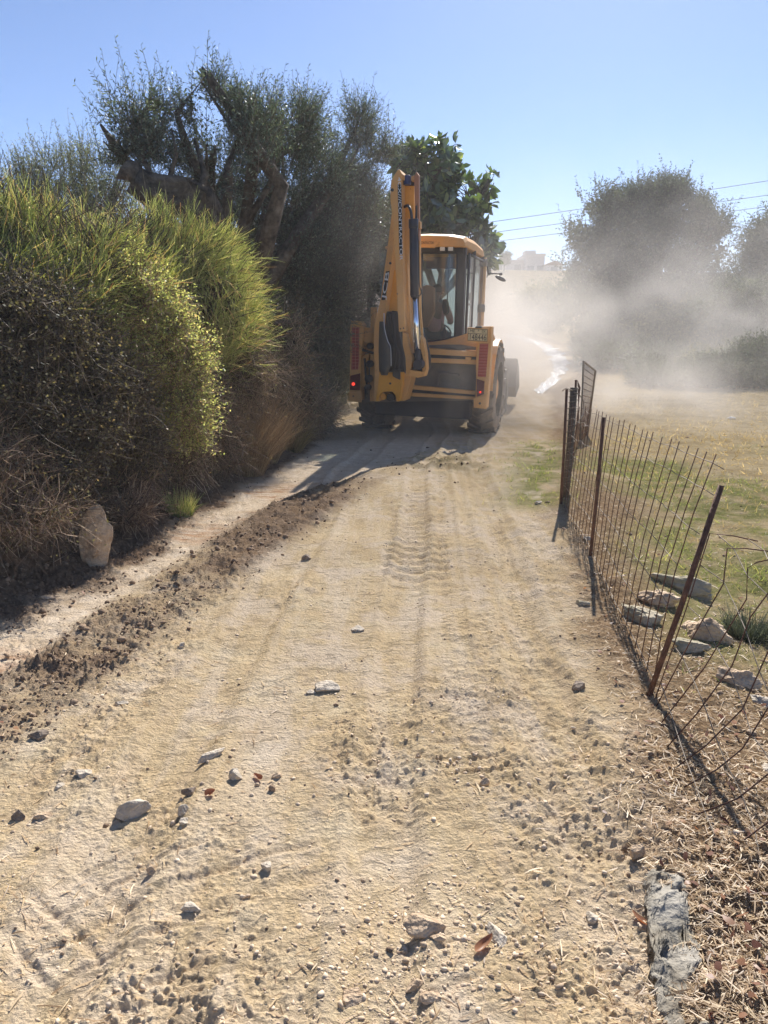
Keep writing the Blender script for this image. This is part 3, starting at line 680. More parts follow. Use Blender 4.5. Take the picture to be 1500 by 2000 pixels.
tussock('second dry grass clump just behind the tall one', -1.55, 9.3, 1900, .75, .24, 402, 'straw', .6)
tussock('thin dry weeds at the bank foot right of the dry grass', -1.32, 10.3, 900, .55, .2, 403, 'grass_d', .9)
tussock('small green tuft at the bank foot behind the rock', -1.78, 6.5, 500, .22, .1, 404, 'broom', .5)
tussock('grey-green weed tuft among the rocks beyond the fence', 2.02, 4.0, 700, .16, .10, 405, 'olive_far', .9)
tangle('weed', 'dark green leafy weed among dead leaves at the lower right corner', 'weed', [(1.07, 1.72, -.02, .10, .12, .05, True), (1.16, 1.60, .0, .08, .10, .05, True)], 406, 260, 7, M['myrtle'], M['twig_dry'], (1.08, 1.7), .032, .016, .09, .5, dead=60, thr=-.9, rad=.0012, fill_size=.02)

# ------------------------------------------------------------------ stones, litter, grass on the ground
M['stone_grey'] = solid('stone_grey', (.36, .345, .33), .9, .3, 18, .012, stops=[(.2, (.26, .21, .155)), (.5, (.43, .375, .305)), (.8, (.57, .52, .45))], bscale=60)
M['stone_tan'] = solid('stone_tan', (.45, .36, .26), .9, .3, 9, .02, stops=[(.3, (.20, .13, .08)), (.45, (.42, .31, .21)), (.7, (.58, .47, .35))], bscale=50)
M['stone_dark'] = solid('stone_dark', (.2, .16, .13), .9, .3, 20, .012, stops=[(.2, (.10, .075, .055)), (.5, (.19, .15, .12)), (.8, (.32, .27, .22))], bscale=50)
M['stone_moss'] = solid('stone_mossy', (.2, .2, .15), .9, .3, 9, .014, stops=[(.3, (.17, .16, .09)), (.5, (.33, .29, .21)), (.8, (.48, .42, .33))], bscale=40)
M['gravel'] = solid('gravel', (.4, .32, .24), .95, .3, 30, 0, stops=[(.0, (.22, .155, .105)), (.25, (.42, .32, .225)), (.8, (.56, .46, .35)), (1, (.64, .58, .50))], island=True)
M['clod'] = solid('clods', (.15, .1, .07), .98, .3, 40, .006, stops=[(.0, (.09, .062, .044)), (.5, (.20, .14, .096)), (.85, (.33, .24, .165)), (1, (.46, .36, .26))], island=True)
M['lump'] = solid('rough_concrete', (.3, .29, .27), .95, .4, 9, .02, stops=[(.32, (.12, .10, .075)), (.45, (.22, .20, .165)), (.6, (.29, .27, .235)), (.8, (.40, .38, .34))], bscale=34)

def ico(sub):
    bm = bmesh.new(); bmesh.ops.create_icosphere(bm, subdivisions=sub, radius=1)
    V = np.array([v.co[:] for v in bm.verts]); Fc = np.array([[v.index for v in f.verts] for f in bm.faces]); bm.free()
    return unit(V), Fc
ICO1, ICO2, ICO4 = ico(1), ico(2), ico(5)

def rock_shape(seed, size, npl=15, rough=.05, ic=None):
    g = np.random.default_rng(seed); U, Fc = ic or ICO4
    pl = rdir(npl, g); h = g.uniform(.55, 1.0, npl)
    dots = U @ pl.T
    r = np.min(np.where(dots > .12, h[None] / np.maximum(dots, .12), 9), axis=1)
    r = np.minimum(r, 1.25)
    r = r * (1 + rough * fbm(U[:, 0] * 2.5 + seed, U[:, 1] * 2.5, U[:, 2] * 2.5 + 3, o=4, s=seed % 97))
    V = U * r[:, None]
    V = (V - (V.max(0) + V.min(0)) / 2) / ((V.max(0) - V.min(0)) / 2)
    return V * np.array(size) / 2, Fc

def rock(label, px, py, size, seed, mat, rz=None, tilt=(0, 0), sink=.25, name='stone', npl=15, rough=.05, z0=0., cat='stone', group=None):
    """px,py: where its foot stands"""
    x, y = gpix(px, py, z0)
    V, Fc = rock_shape(seed, size, npl, rough)
    g = random.Random(seed); rz = g.uniform(0, 6.28) if rz is None else rz
    Mx = np.array(Matrix.Rotation(rz, 3, 'Z') @ Matrix.Rotation(tilt[0], 3, 'X') @ Matrix.Rotation(tilt[1], 3, 'Y'))
    V = V @ Mx.T
    V[:, 2] += -V[:, 2].min() - sink * size[2]
    o = mesh_np(name, V, Fc, M[mat], smooth=False)
    hh = float(height(np.array([x]), np.array([y]))[0])
    o.location = (x, y, hh); tag(o, label, cat, group); return o

rock('upright slab of buff rock leaning on the left bank below the hedge', 192, 1104, (.22, .14, .48), 2, 'stone_tan', .35, (-.12, .12), .12, 'standing_rock', 11, .26, .02, 'rock')
S = [
 ('flat pale grey stone in the middle of the track, largest there', 640, 1352, (.115, .085, .05), 3, 'stone_grey', .1),
 ('thin grey flake touching the flat pale stone in mid track', 607, 1359, (.05, .03, .018), 4, 'stone_grey', .3),
 ('chunky light grey stone casting a dark shadow at the left of the track', 262, 1590, (.115, .085, .08), 5, 'stone_grey', .2),
 ('long narrow grey slab with a pitted end, lying askew', 412, 1490, (.125, .035, .035), 6, 'stone_grey', .75),
 ('small reddish-brown pointed stone near the left picture edge', 36, 1602, (.04, .04, .05), 7, 'stone_dark', 1),
 ('pale pebble between the pointed stone and the chunky grey one', 85, 1598, (.06, .035, .025), 8, 'stone_tan', .4),
 ('rounded grey stone above and left of the chunky grey one', 163, 1523, (.06, .05, .04), 9, 'stone_grey', 0),
 ('small grey stone just below the rounded grey stone', 116, 1543, (.04, .03, .022), 10, 'stone_grey', 1),
 ('knobbly grey stone at the lower end of the narrow slab', 460, 1533, (.05, .045, .05), 11, 'stone_grey', 0),
 ('brownish stone lying beside a curled red leaf', 372, 1563, (.055, .05, .035), 12, 'stone_dark', .5),
 ('pale stone to the right of the knobbly grey one', 541, 1530, (.035, .03, .025), 13, 'stone_tan', .5),
 ('upright grey splinter right of the chunky grey stone', 360, 1606, (.04, .025, .045), 14, 'stone_grey', .5),
 ('small round grey pebble under the upright splinter', 361, 1628, (.033, .03, .022), 15, 'stone_grey', .5),
 ('flattish stone with a dark left flank up the track', 698, 1232, (.075, .06, .035), 16, 'stone_grey', .2),
 ('white-topped pebble alone in the lower middle of the track', 520, 1714, (.034, .034, .03), 17, 'stone_grey', 0),
 ('wedge-shaped grey stone below the white-topped pebble', 373, 1792, (.055, .035, .03), 18, 'stone_grey', .4),
 ('small cube-like tan stone with a black shadow side', 297, 1716, (.03, .03, .032), 19, 'stone_tan', .5),
 ('large angular tan stone at the bottom centre of the track', 828, 1832, (.118, .07, .055), 20, 'stone_tan', .15),
 ('long pale grey stone set end-on, right of the large angular one', 972, 1838, (.05, .09, .035), 21, 'stone_grey', .1),
 ('thin tan flake just below the large angular stone', 855, 1852, (.045, .025, .015), 22, 'stone_tan', .1),
 ('pale stone near the bottom edge below the large angular one', 810, 1936, (.05, .03, .03), 23, 'stone_tan', .1),
 ('half-buried grey-brown stone at the bottom edge of the picture', 840, 1968, (.055, .04, .02), 24, 'stone_tan', .1),
 ('pale lump half sunk near the bottom edge, left of centre', 688, 1955, (.055, .05, .02), 25, 'stone_tan', .3),
 ('white-faced pebble topping the small cluster on the right track', 945, 1538, (.035, .03, .03), 26, 'stone_tan', .3),
 ('flat cream pebble at the upper rim of the pebble cluster', 927, 1483, (.035, .03, .02), 27, 'stone_tan', .8),
 ('tan pebble at the left of the pebble cluster', 816, 1492, (.028, .026, .026), 28, 'stone_tan', .8),
 ('dark stone by the right verge level with the leaning post', 1128, 1346, (.065, .05, .045), 29, 'stone_dark', .8),
 ('greenish flat stone at the verge near the second fence post', 1138, 1182, (.09, .05, .035), 30, 'stone_moss', -.3),
 ('mottled grey stone near the rough concrete lump', 1156, 1790, (.035, .045, .03), 31, 'stone_grey', .3),
 ('ochre block resting against the top end of the concrete lump', 1242, 1683, (.05, .035, .05), 32, 'stone_tan', .6),
 ('bluish pebble at the foot of the first dark fence post', 1050, 986, (.07, .05, .04), 33, 'stone_grey', .2),
 ('pair-like dark clod stone on the smooth track below the soil ridge', 598, 1090, (.07, .06, .05), 34, 'stone_dark', .2),
 ('flat pale slab on the scraped strip beside the bank', 95, 1170, (.12, .07, .03), 35, 'stone_tan', .2),
 ('brown stone at the edge of the heaped soil, lower left', 78, 1445, (.075, .05, .045), 36, 'stone_dark', .4),
 ('grey-white pebble up the track near the soil ridge', 355, 1265, (.035, .03, .03), 37, 'stone_grey', .4),
 ('small two-toned stone in the left part of the track', 238, 1378, (.06, .035, .028), 38, 'stone_grey', .2)]
for lab, px, py, sz, sd_, mt, rz in S:
    rock(lab, px, py, sz, sd_ + 500, mt, rz, (0, 0), .3, 'stone', 12, .12)
RB = [
 ('long mossy rock at the edge of the green grass beyond the fence', 1330, 1160, (.42, .16, .16), 41, 'stone_moss', -.75),
 ('tan boulder behind the fence mesh, left of the biggest one', 1285, 1200, (.26, .17, .16), 42, 'stone_tan', -.4),
 ('biggest tan boulder right of the leaning rusty post', 1372, 1265, (.30, .22, .23), 43, 'stone_tan', -.5),
 ('low mossy rock under the fence mesh, left of the leaning post', 1245, 1238, (.26, .14, .12), 44, 'stone_moss', -.8),
 ('grey rock in shadow at the foot of the biggest boulder', 1345, 1300, (.20, .13, .09), 45, 'stone_moss', -.3),
 ('flat-topped dark rock low on the right behind the bent mesh', 1440, 1362, (.20, .12, .10), 46, 'stone_tan', -.5),
 ('pale grey rock at the right picture edge behind the bent mesh', 1490, 1400, (.12, .10, .05), 47, 'stone_grey', -.3),
 ('whitish rock at the right picture edge lower down the verge', 1490, 1540, (.09, .08, .03), 48, 'stone_grey', .3),
 ('grey stone at the foot of the second rusty fence post', 1148, 1086, (.07, .07, .05), 49, 'stone_grey', .2)]
for lab, px, py, sz, sd_, mt, rz in RB:
    rock(lab, px, py, sz, sd_ + 500, mt, rz, (.15, 0), .45, 'rock', 13, .34, -.08, 'rock')

# rough concrete lump running along the right verge
def lump():
    U, Fc = ico(6)
    a = np.array(gpix(1285, 1690)); b = np.array(gpix(1352, 2080)); c = (a + b) / 2; L = np.linalg.norm(b - a) / 2
    an = math.atan2(b[1] - a[1], b[0] - a[0])
    V = np.sign(U) * np.abs(U) ** .6; V = V * np.array([L, .064, .055])
    X, Y = V[:, 0] * math.cos(an) - V[:, 1] * math.sin(an), V[:, 0] * math.sin(an) + V[:, 1] * math.cos(an)
    n = fbm(V[:, 0] * 9, V[:, 1] * 9, V[:, 2] * 9, o=3, s=77); n2 = fbm(V[:, 0] * 38, V[:, 1] * 38, V[:, 2] * 38, o=4, s=78)
    k = 1 + .40 * n
    P = np.stack([X * (1 + .1 * n) + .022 * n2, Y + V[:, 1] * .8 * n + .02 * fbm(V[:, 0] * 30, V[:, 1] * 30, V[:, 2] * 30 + 9, o=3, s=79), V[:, 2] * (1 + .8 * n) + .024 * n2 - .022], -1)
    o = mesh_np('concrete_lump', P, Fc, M['lump'], smooth=False)
    o.location = (c[0], c[1], hz(c[0], c[1]) - .012); tag(o, 'rough pitted grey concrete lump along the lower right verge', 'concrete lump')
lump()

def scatter(n, ylo, yhi, smax, g, pw=1.6):
    """points on the ground, denser near the camera"""
    u = g.uniform(0, 1, n); y = (ylo ** -pw + u * (yhi ** -pw - ylo ** -pw)) ** (-1 / pw)
    s = g.uniform(-smax, smax, n); return s * y, y

def bits(name, X, Y, size, flat, seed, mat, label, cat, lift=.15):
    g = np.random.default_rng(seed); U, Fc = ICO1; n = len(X); k = len(U)
    Z = height(X, Y)
    pl = rdir(6 * n, g).reshape(n, 6, 3); h = g.uniform(.45, 1.0, (n, 6)); h = h[:, None]
    dots = np.einsum('kc,npc->nkp', U, pl)
    r = np.minimum(np.min(np.where(dots > .15, h / np.maximum(dots, .15), 9), -1), 1.2) * g.uniform(.85, 1.15, (n, k))
    sc3 = np.stack([g.uniform(.7, 1.3, n), g.uniform(.6, 1.0, n), g.uniform(*flat, n)], -1) * size[:, None] / 2
    V = U[None] * r[..., None] * sc3[:, None]
    a = g.uniform(0, 6.283, n); c, s = np.cos(a)[:, None], np.sin(a)[:, None]
    W = np.stack([V[..., 0] * c - V[..., 1] * s + X[:, None], V[..., 0] * s + V[..., 1] * c + Y[:, None], V[..., 2] + (Z + sc3[:, 2] * lift)[:, None]], -1)
    F3 = (Fc[None] + (np.arange(n) * k)[:, None, None]).reshape(-1, 3)
    o = mesh_np(name, W.reshape(-1, 3), F3, mat); tag(o, label, cat, kind='stuff'); return o

def keepby(X, Y, w, g): 
    k = g.uniform(0, 1, len(X)) < w; return X[k], Y[k]

g = np.random.default_rng(21)
X, Y = scatter(40000, 1.35, 11, .62, g, 1.1)
so_, ba, ve, pa, re, fi, gr, mo = masks(X, Y)
pat = sstep(-.1, .45, fbm(X * 2.3, Y * 2.3, s=61, o=4)) + .10
X, Y = keepby(X, Y, np.clip(pat * (1 - ba) * (1 - .7 * so_) * (1 - .7 * gr) * (1 - .55 * pa), 0, 1), g)
size = np.clip(.0030 * g.uniform(.03, 1, len(X)) ** -.58, .0025, .019) * (.75 + .12 * Y)
bits('gravel', X, Y, size, (.35, .75), 31, M['gravel'], 'loose gravel and pebbles scattered over the track', 'gravel', -.1)
X, Y = scatter(60000, 1.5, 15, .75, g, .75)
so_, ba, ve, pa, re, fi, gr, mo = masks(X, Y)
pat = sstep(-.3, .3, fbm(X * 3, Y * 3, s=62, o=3))
X, Y = keepby(X, Y, np.clip((so_ * .8 + ba * (X > xL(Y) - .55) * 1.0 + mo * .8 + .05 * ve + .004 * pat + .015 * pa + (np.abs(X - xW(Y)) < .45) * .035) * (.5 + pat), 0, 1) * (Y < 13), g)
size = np.clip(.010 * g.uniform(.05, 1, len(X)) ** -.55, .008, .055) * (.8 + .05 * Y)
bits('soil_clods', X, Y, size, (.45, .95), 32, M['clod'], 'crumbly dark soil clods along the ridge and bank', 'soil clods', .3)
# larger pebbles near the bottom of the picture and in little clusters
cl = [(gpix(890, 1510), .10, 46), (gpix(640, 1900), .22, 90), (gpix(820, 1900), .15, 60), (gpix(470, 1560), .2, 40), (gpix(1100, 1900), .2, 40), (gpix(1180, 1560), .25, 60)]
X = np.concatenate([g.normal(c[0], s, n) for c, s, n in cl]); Y = np.concatenate([g.normal(c[1], s * .8, n) for c, s, n in cl])
bits('pebbles', X, Y, g.uniform(.008, .024, len(X)), (.5, .9), 33, M['gravel'], 'small pale pebbles lying in loose clusters', 'pebbles')

def lying(name, X, Y, Lr, Wr, seed, mat, label, cat, bend=.25, lift=.004, up=.12):
    g = np.random.default_rng(seed); n = len(X); Z = height(X, Y) + lift
    a = g.uniform(0, 6.283, n); L = g.uniform(*Lr, n) * g.uniform(.4, 1, n); wd = g.uniform(*Wr, n)
    d = unit(np.stack([np.cos(a), np.sin(a), g.normal(0, up, n)], -1))
    P = np.stack([X, Y, Z], -1); side = np.stack([-np.sin(a), np.cos(a), 0 * a], -1) * g.uniform(-bend, bend, n)[:, None] + np.array([0, 0, 1]) * g.uniform(-.02, bend * .5, n)[:, None]
    t = np.linspace(-.5, .5, 4)[None, :, None]
    C = P[:, None] + d[:, None] * t * L[:, None, None] + side[:, None] * (.25 - t * t) * L[:, None, None]
    W = unit(np.cross(d, rdir(n, g) * .5 + np.array([0, 0, 1]))) * wd[:, None] * .5
    tw = np.array([.6, 1, .9, .25])[None, :, None]
    V = np.stack([C - W[:, None] * tw, C + W[:, None] * tw], 2).reshape(-1, 3)
    i = np.arange(n * 8).reshape(n, 4, 2)
    Fc = np.stack([i[:, :-1, 0], i[:, :-1, 1], i[:, 1:, 1], i[:, 1:, 0]], -1).reshape(-1, 4)
    o = mesh_np(name, V, Fc, mat); tag(o, label, cat, kind='stuff'); return o

X, Y = scatter(60000, 1.35, 9, .68, g, 1.3)
so_, ba, ve, pa, re, fi, gr, mo = masks(X, Y)
pat = sstep(-.2, .5, fbm(X * 1.8, Y * 1.8, s=63, o=4))
X, Y = keepby(X, Y, np.clip(.015 + .06 * pat + 1.0 * ve * (1 - .6 * gr) + .22 * so_ + .3 * ba + .3 * mo, 0, 1) * (1 - .5 * pa), g)
lying('straw_litter', X, Y, (.015, .085), (.0015, .0045), 34, M['straw'], 'broken straw and stalks strewn over verge and track', 'straw')
X, Y = scatter(1100, 1.35, 7, .68, g, 1.4)
so_, ba, ve, *_ = masks(X, Y)
X, Y = keepby(X, Y, np.clip(.006 + ve * 1.0 + ba * .2 + so_ * .05, 0, 1), g)
lying('leaf_litter', X, Y, (.02, .05), (.008, .022), 35, M['redleaf'], 'dry reddish fallen leaves on the right verge', 'leaf litter', .7, .012, .45)
for lab, px, py, L, wd, sd_ in [('dark red curled leaf beside the knobbly grey stone', 505, 1533, .055, .022, 71), ('pinkish folded leaf standing up near the brown stone', 412, 1568, .04, .028, 72), ('black-edged curled leaf under the long pale stone', 945, 1862, .075, .025, 73), ('ochre dry leaf caught on the concrete lump', 1250, 1800, .07, .02, 74)]:
    gg = np.random.default_rng(sd_); x, y = gpix(px, py); z = float(height(np.array([x]), np.array([y]))[0]) + .004
    t = np.linspace(-1, 1, 9); s = np.linspace(-1, 1, 5); T, Q = np.meshgrid(t, s, indexing='ij')
    prof = np.sqrt(np.clip(1 - T * T, 0, 1)) * (1 - .25 * T)
    V = np.stack([T * L / 2, Q * prof * wd / 2, .5 * wd * (Q * prof) ** 2 + .18 * L * T * T], -1).reshape(-1, 3)
    i = np.arange(45).reshape(9, 5); Fc = np.stack([i[:-1, :-1], i[:-1, 1:], i[1:, 1:], i[1:, :-1]], -1).reshape(-1, 4)
    o = mesh_np('fallen_leaf', V, Fc, M['redleaf'], smooth=True); o.location = (x, y, z); o.rotation_euler = (gg.uniform(-.3, .3), gg.uniform(-.3, .3), gg.uniform(0, 3)); tag(o, lab, 'leaf')

def blades(name, X, Y, hr, seed, mat, label, wd=.004, lean=.5):
    g = np.random.default_rng(seed); n = len(X)
    P = np.stack([X, Y, height(X, Y, False) - .005], -1)
    d = unit(np.stack([g.normal(0, lean, n), g.normal(0, lean, n), np.ones(n)], -1)); L = g.uniform(*hr, n)
    S = stems(P, d, L, g, 4, .5, -.25)
    W = unit(np.cross(d, rdir(n, g))) * wd * .5
    tw = np.array([1, .85, .55, .08])[None, :, None] * (g.uniform(.6, 1.4, n) * np.clip(Y / 6, .7, 2))[:, None, None]
    V = np.stack([S - W[:, None] * tw, S + W[:, None] * tw], 2).reshape(-1, 3)
    i = np.arange(n * 8).reshape(n, 4, 2)
    Fc = np.stack([i[:, :-1, 0], i[:, :-1, 1], i[:, 1:, 1], i[:, 1:, 0]], -1).reshape(-1, 4)
    o = mesh_np(name, V, Fc, mat); tag(o, label, 'grass', kind='stuff')
X = g.uniform(-.3, 9, 260000); Y = 2.6 + 16 * g.uniform(0, 1, len(X)) ** 1.4
k = np.abs(X / Y) < .62; X, Y = X[k], Y[k]
gr = masks(X, Y)[6]; X1, Y1 = keepby(X, Y, gr * np.clip(sstep(-.5, .3, fbm(X * 4, Y * 4, s=64)) * .9, 0, 1) * .6, g)
near = np.exp(-((X1 - 2.4) / 1.1) ** 2 - ((Y1 - 5.0) / 1.0) ** 2)
blades('green_grass', X1, Y1, (.02, .075), 36, M['grass_g'], 'short green grass near the fence and on the shoulder')
k = g.uniform(0, 1, len(X1)) < near * .28
blades('lush_grass', X1[k], Y1[k], (.06, .15), 37, M['grass_g'], 'longer bright green grass patch behind the bent mesh', .006, .7)
X = g.uniform(1, 24, 240000); Y = 3 + 28 * g.uniform(0, 1, len(X)) ** 1.3
k = (np.abs(X / Y) < .60); X, Y = X[k], Y[k]
mk = masks(X, Y); X, Y = keepby(X, Y, mk[5] * (1 - .6 * mk[6]) * .55, g)
blades('dry_grass', X, Y, (.02, .09), 38, M['grass_d'], 'short dry brown grass covering the field', .005, .7)
X = g.uniform(-3.4, -.9, 12000); Y = g.uniform(3, 13, 12000); dd = X - xL(Y)
X, Y = keepby(X, Y, ((dd < .02) & (dd > -.45)) * .45, g)
lying('bank_litter', X, Y, (.05, .22), (.002, .006), 39, M['twig_dry'], 'dead stalks and roots hanging over the bank', 'dead stalks', .5, .03, .4)

# a scrap of paper in the field and a strip of wet stones along the far bend
x, y = gpix(1423, 860); o = rock('crumpled white scrap lying in the dry field', 1423, 862, (.20, .12, .06), 91, 'stone_grey', .2, (0, 0), .1, 'litter_scrap', 9, .3, -.5, 'litter')
wm = solid('white_scrap', (.75, .74, .72), .6, .05); o.data.materials.clear(); o.data.materials.append(wm)
mw, n, out = newmat('wet_gutter'); p = N(n, 'ShaderNodeBsdfPrincipled'); p.inputs['Base Color'].default_value = (.78, .78, .76, 1); p.inputs['Roughness'].default_value = .16; p.inputs['Specular IOR Level'].default_value = 1; p.inputs['IOR'].default_value = 1.8  # near-white base: part of the sun glint is put into the colour
tc = N(n, 'ShaderNodeTexCoord'); nz = N(n, 'ShaderNodeTexNoise'); nz.inputs['Scale'].default_value = 7; nz.inputs['Detail'].default_value = 4; n.links.new(tc.outputs['Object'], nz.inputs['Vector'])
b = N(n, 'ShaderNodeBump'); b.inputs['Distance'].default_value = .35; n.links.new(nz.outputs[0], b.inputs['Height']); n.links.new(b.outputs[0], p.inputs['Normal']); n.links.new(p.outputs[0], out.inputs[0])
ys = np.linspace(18.4, 54, 220); cx = np.interp(ys, [18.4, 21.5, 24.5, 28.2, 31, 33.5, 37, 40.8, 48, 54], [3.66, 4.6, 5.5, 6.3, 6.9, 7.3, 7.85, 8.25, 8.75, 8.5]) + .10 * vnoise(ys * 1.1, ys * 0, s=9)
hw = np.interp(ys, [18.4, 24, 30, 40, 54], [.13, .20, .26, .34, .40]) * (1 + .5 * vnoise(ys * 1.9, ys * 0, s=8))
cc = np.linspace(-1, 1, 7); X = cx[:, None] + hw[:, None] * cc; Y = ys[:, None] + 0 * X; Z = height(X, Y, False) + .012 + .05 * np.abs(vnoise(X * 5, Y * 3, s=12))
i = np.arange(X.size).reshape(X.shape); Fc = np.stack([i[:-1, :-1], i[:-1, 1:], i[1:, 1:], i[1:, :-1]], -1).reshape(-1, 4)
o = mesh_np('water', np.stack([X, Y, Z], -1).reshape(-1, 3), Fc, mw, smooth=True); tag(o, 'glistening wet strip along the far bend of the track', 'water', kind='structure')

# ------------------------------------------------------------------ fence
M['rust'] = solid('rusty_steel', (.13, .07, .05), .75, .5, 30, .002, stops=[(.3, (.055, .032, .026)), (.55, (.12, .062, .042)), (.8, (.21, .105, .06))], metal=.2)
M['galv'] = solid('old_wire', (.19, .16, .13), .7, .3, 20, 0, metal=.3)
M['oldwood'] = solid('old_wood', (.1, .085, .07), .9, .5, 26, .01)

def rod(pts, r, sides=6):
    return tube(pts, [r] * len(pts) if np.isscalar(r) else r, sides)
def P2(px, py, y): return tuple(pix(px, py, y))
GRP = 'posts of the wire fence'
def post(label, base, top, yb, yt, r, mat='rust', name='fence_post', sides=8, group=GRP, extra=None):
    b = np.array(P2(*base, yb)); t = np.array(P2(*top, yt)); b = b - (t - b) * .12
    mid = (b + t) / 2 + np.array([.006, 0, 0])
    lst = [rod([b - b, mid - b, t - b], r, sides)]
    o = tubes_obj(name, lst, M[mat]); o.location = tuple(b); tag(o, label, 'fence post', group); return o
post('leaning rusty post nearest the camera, holding the bent mesh', (1266, 1362), (1409, 948), 3.14, 3.2, .0125)
post('thin rusty post standing second from the camera', (1152, 1092), (1179, 815), 5.25, 5.3, .0125)
post('thin rusty post leaning on the wooden one at the track side', (1094, 992), (1107, 760), 6.87, 6.9, .0125)
post('thick weathered post wrapped in wire at the fence corner', (1106, 950), (1121, 757), 7.2, 7.25, .034, 'oldwood', sides=10)
post('thin rod rising just behind the thick weathered post', (1118, 880), (1125, 742), 7.6, 7.7, .012)
# wire wrapped round the corner post
pts = []
for k in range(120):
    t = k / 119; b = np.array(P2(1106, 950, 7.2)); tp = np.array(P2(1121, 757, 7.25)); q = b * (1 - t) + tp * t
    a = k * .9; rr = .042 + .008 * math.sin(k * 2.3); pts.append((q[0] + math.cos(a) * rr, q[1] + math.sin(a) * rr, q[2]))
o = tubes_obj('tie_wire', [rod(pts, .0035, 4), rod([P2(1118, 762, 7.2), P2(1105, 758, 7.1), P2(1098, 764, 7.1)], .004, 4), rod([P2(1121, 766, 7.2), P2(1131, 770, 7.2), P2(1141, 785, 7.2), P2(1139, 810, 7.1), P2(1128, 826, 7.0), P2(1118, 840, 7.0)], .005, 5)], M['galv'])
tag(o, 'loose tangle of tie wire wound round the corner post', 'wire')

def panel1():
    n = 27; up, cr = [], []
    t = np.linspace(0, 1, n); yb = 6.85 + (3.22 - 6.85) * t
    bx_ = np.interp(yb, [3.14, 5.26, 6.87], [1.215, 1.48, 1.63])
    tpx = np.interp(yb, [3.2, 4.2, 5.2, 6.85], [1399, 1277, 1196, 1117]); tpy = np.interp(yb, [3.2, 4.2, 5.2, 6.85], [890, 846, 812, 788])
    gq = np.random.default_rng(5); rows = [[] for _ in range(7)]; fr = [.03, .2, .37, .54, .70, .86, .965]
    for i in range(n):
        b = np.array([bx_[i], yb[i], hz(bx_[i], yb[i]) + .0]); tp = np.array(P2(tpx[i] + gq.uniform(-2, 2), tpy[i] + gq.uniform(-3, 3), yb[i] + .03))
        bow = np.array([.035 * t[i] ** 2 * -1, 0, 0])
        P = [b + (tp - b) * f + bow * math.sin(f * math.pi) + np.array([gq.uniform(-.004, .004), 0, 0]) for f in (0, .25, .5, .75, 1)]
        up.append(rod(P, .0028, 5))
        for k, f in enumerate(fr):
            j = f * 4; a = int(min(j, 3)); rows[k].append(tuple(P[a] * (1 - j + a) + P[a + 1] * (j - a) + np.array([0, .004, 0])))
    for k, r in enumerate(rows): cr.append(rod(r + ([tuple(np.array(r[-1]) + np.array([.03, -.05, -.02]))] if k > 3 else []), .0020, 5))
    e = empty('mesh_fence', (1.4, 5, 0)); tag(e, 'upright rusty welded mesh panel between the corner post and leaning post', 'fence panel')
    for nm, ls, mt in (('upright_bars', up, 'rust'), ('cross_wires', cr, 'galv')):
        q = tubes_obj(nm, ls, M[mt], e); q.location = (-1.4, -5, 0)
panel1()

def panel2():
    W = [([(1281, 1352), (1340, 1190), (1386, 1042), (1430, 1046), (1480, 1057)], 3.10), ([(1282, 1372), (1350, 1250), (1413, 1140), (1420, 1071), (1455, 1071), (1505, 1077)], 3.02), ([(1289, 1418), (1375, 1305), (1458, 1170), (1460, 1110), (1478, 1098), (1512, 1091)], 2.86),
         ([(1300, 1470), (1360, 1395), (1430, 1300), (1466, 1205), (1510, 1145), (1560, 1110)], 2.66), ([(1312, 1520), (1380, 1455), (1450, 1385), (1505, 1262), (1560, 1180)], 2.5), ([(1326, 1562), (1400, 1503), (1450, 1462), (1505, 1375), (1580, 1240)], 2.38),
         ([(1342, 1615), (1440, 1560), (1505, 1508), (1600, 1380), (1650, 1290)], 2.22), ([(1370, 1680), (1440, 1650), (1505, 1602), (1620, 1480), (1700, 1370)], 2.06), ([(1400, 1757), (1436, 1742), (1505, 1700), (1640, 1590), (1740, 1470)], 1.92), ([(1425, 1850), (1505, 1800), (1640, 1700), (1780, 1580)], 1.78)]
    up, paths = [], []
    for pts, y in W:
        P = np.array([P2(px, py, y + .10 * k / len(pts)) for k, (px, py) in enumerate(pts)]); P[0, 2] = hz(P[0, 0], P[0, 1])
        up.append(rod([tuple(q) for q in P], .0029, 5)); paths.append(P)
    cr = []
    for f in (.08, .26, .45, .64, .82, .97):
        row = []
        for P in paths:
            seg = np.linalg.norm(np.diff(P, axis=0), axis=1); s = np.concatenate([[0], np.cumsum(seg)]); d = f * .98 if s[-1] >= .98 else f * s[-1]
            row.append(tuple(np.array([np.interp(d, s, P[:, k]) for k in range(3)]) + np.array([0, .004, 0])))
        row.append(tuple(np.array(row[-1]) * 2 - np.array(row[-2]))); cr.append(rod(row, .0020, 5))
    e = empty('mesh_fence', (1.4, 2.4, 0)); tag(e, 'crumpled mesh panel sagging to the right below the leaning post', 'fence panel')
    for nm, ls, mt in (('upright_bars', up, 'rust'), ('cross_wires', cr, 'galv')):
        q = tubes_obj(nm, ls, M[mt], e); q.location = (-1.4, -2.4, 0)
panel2()

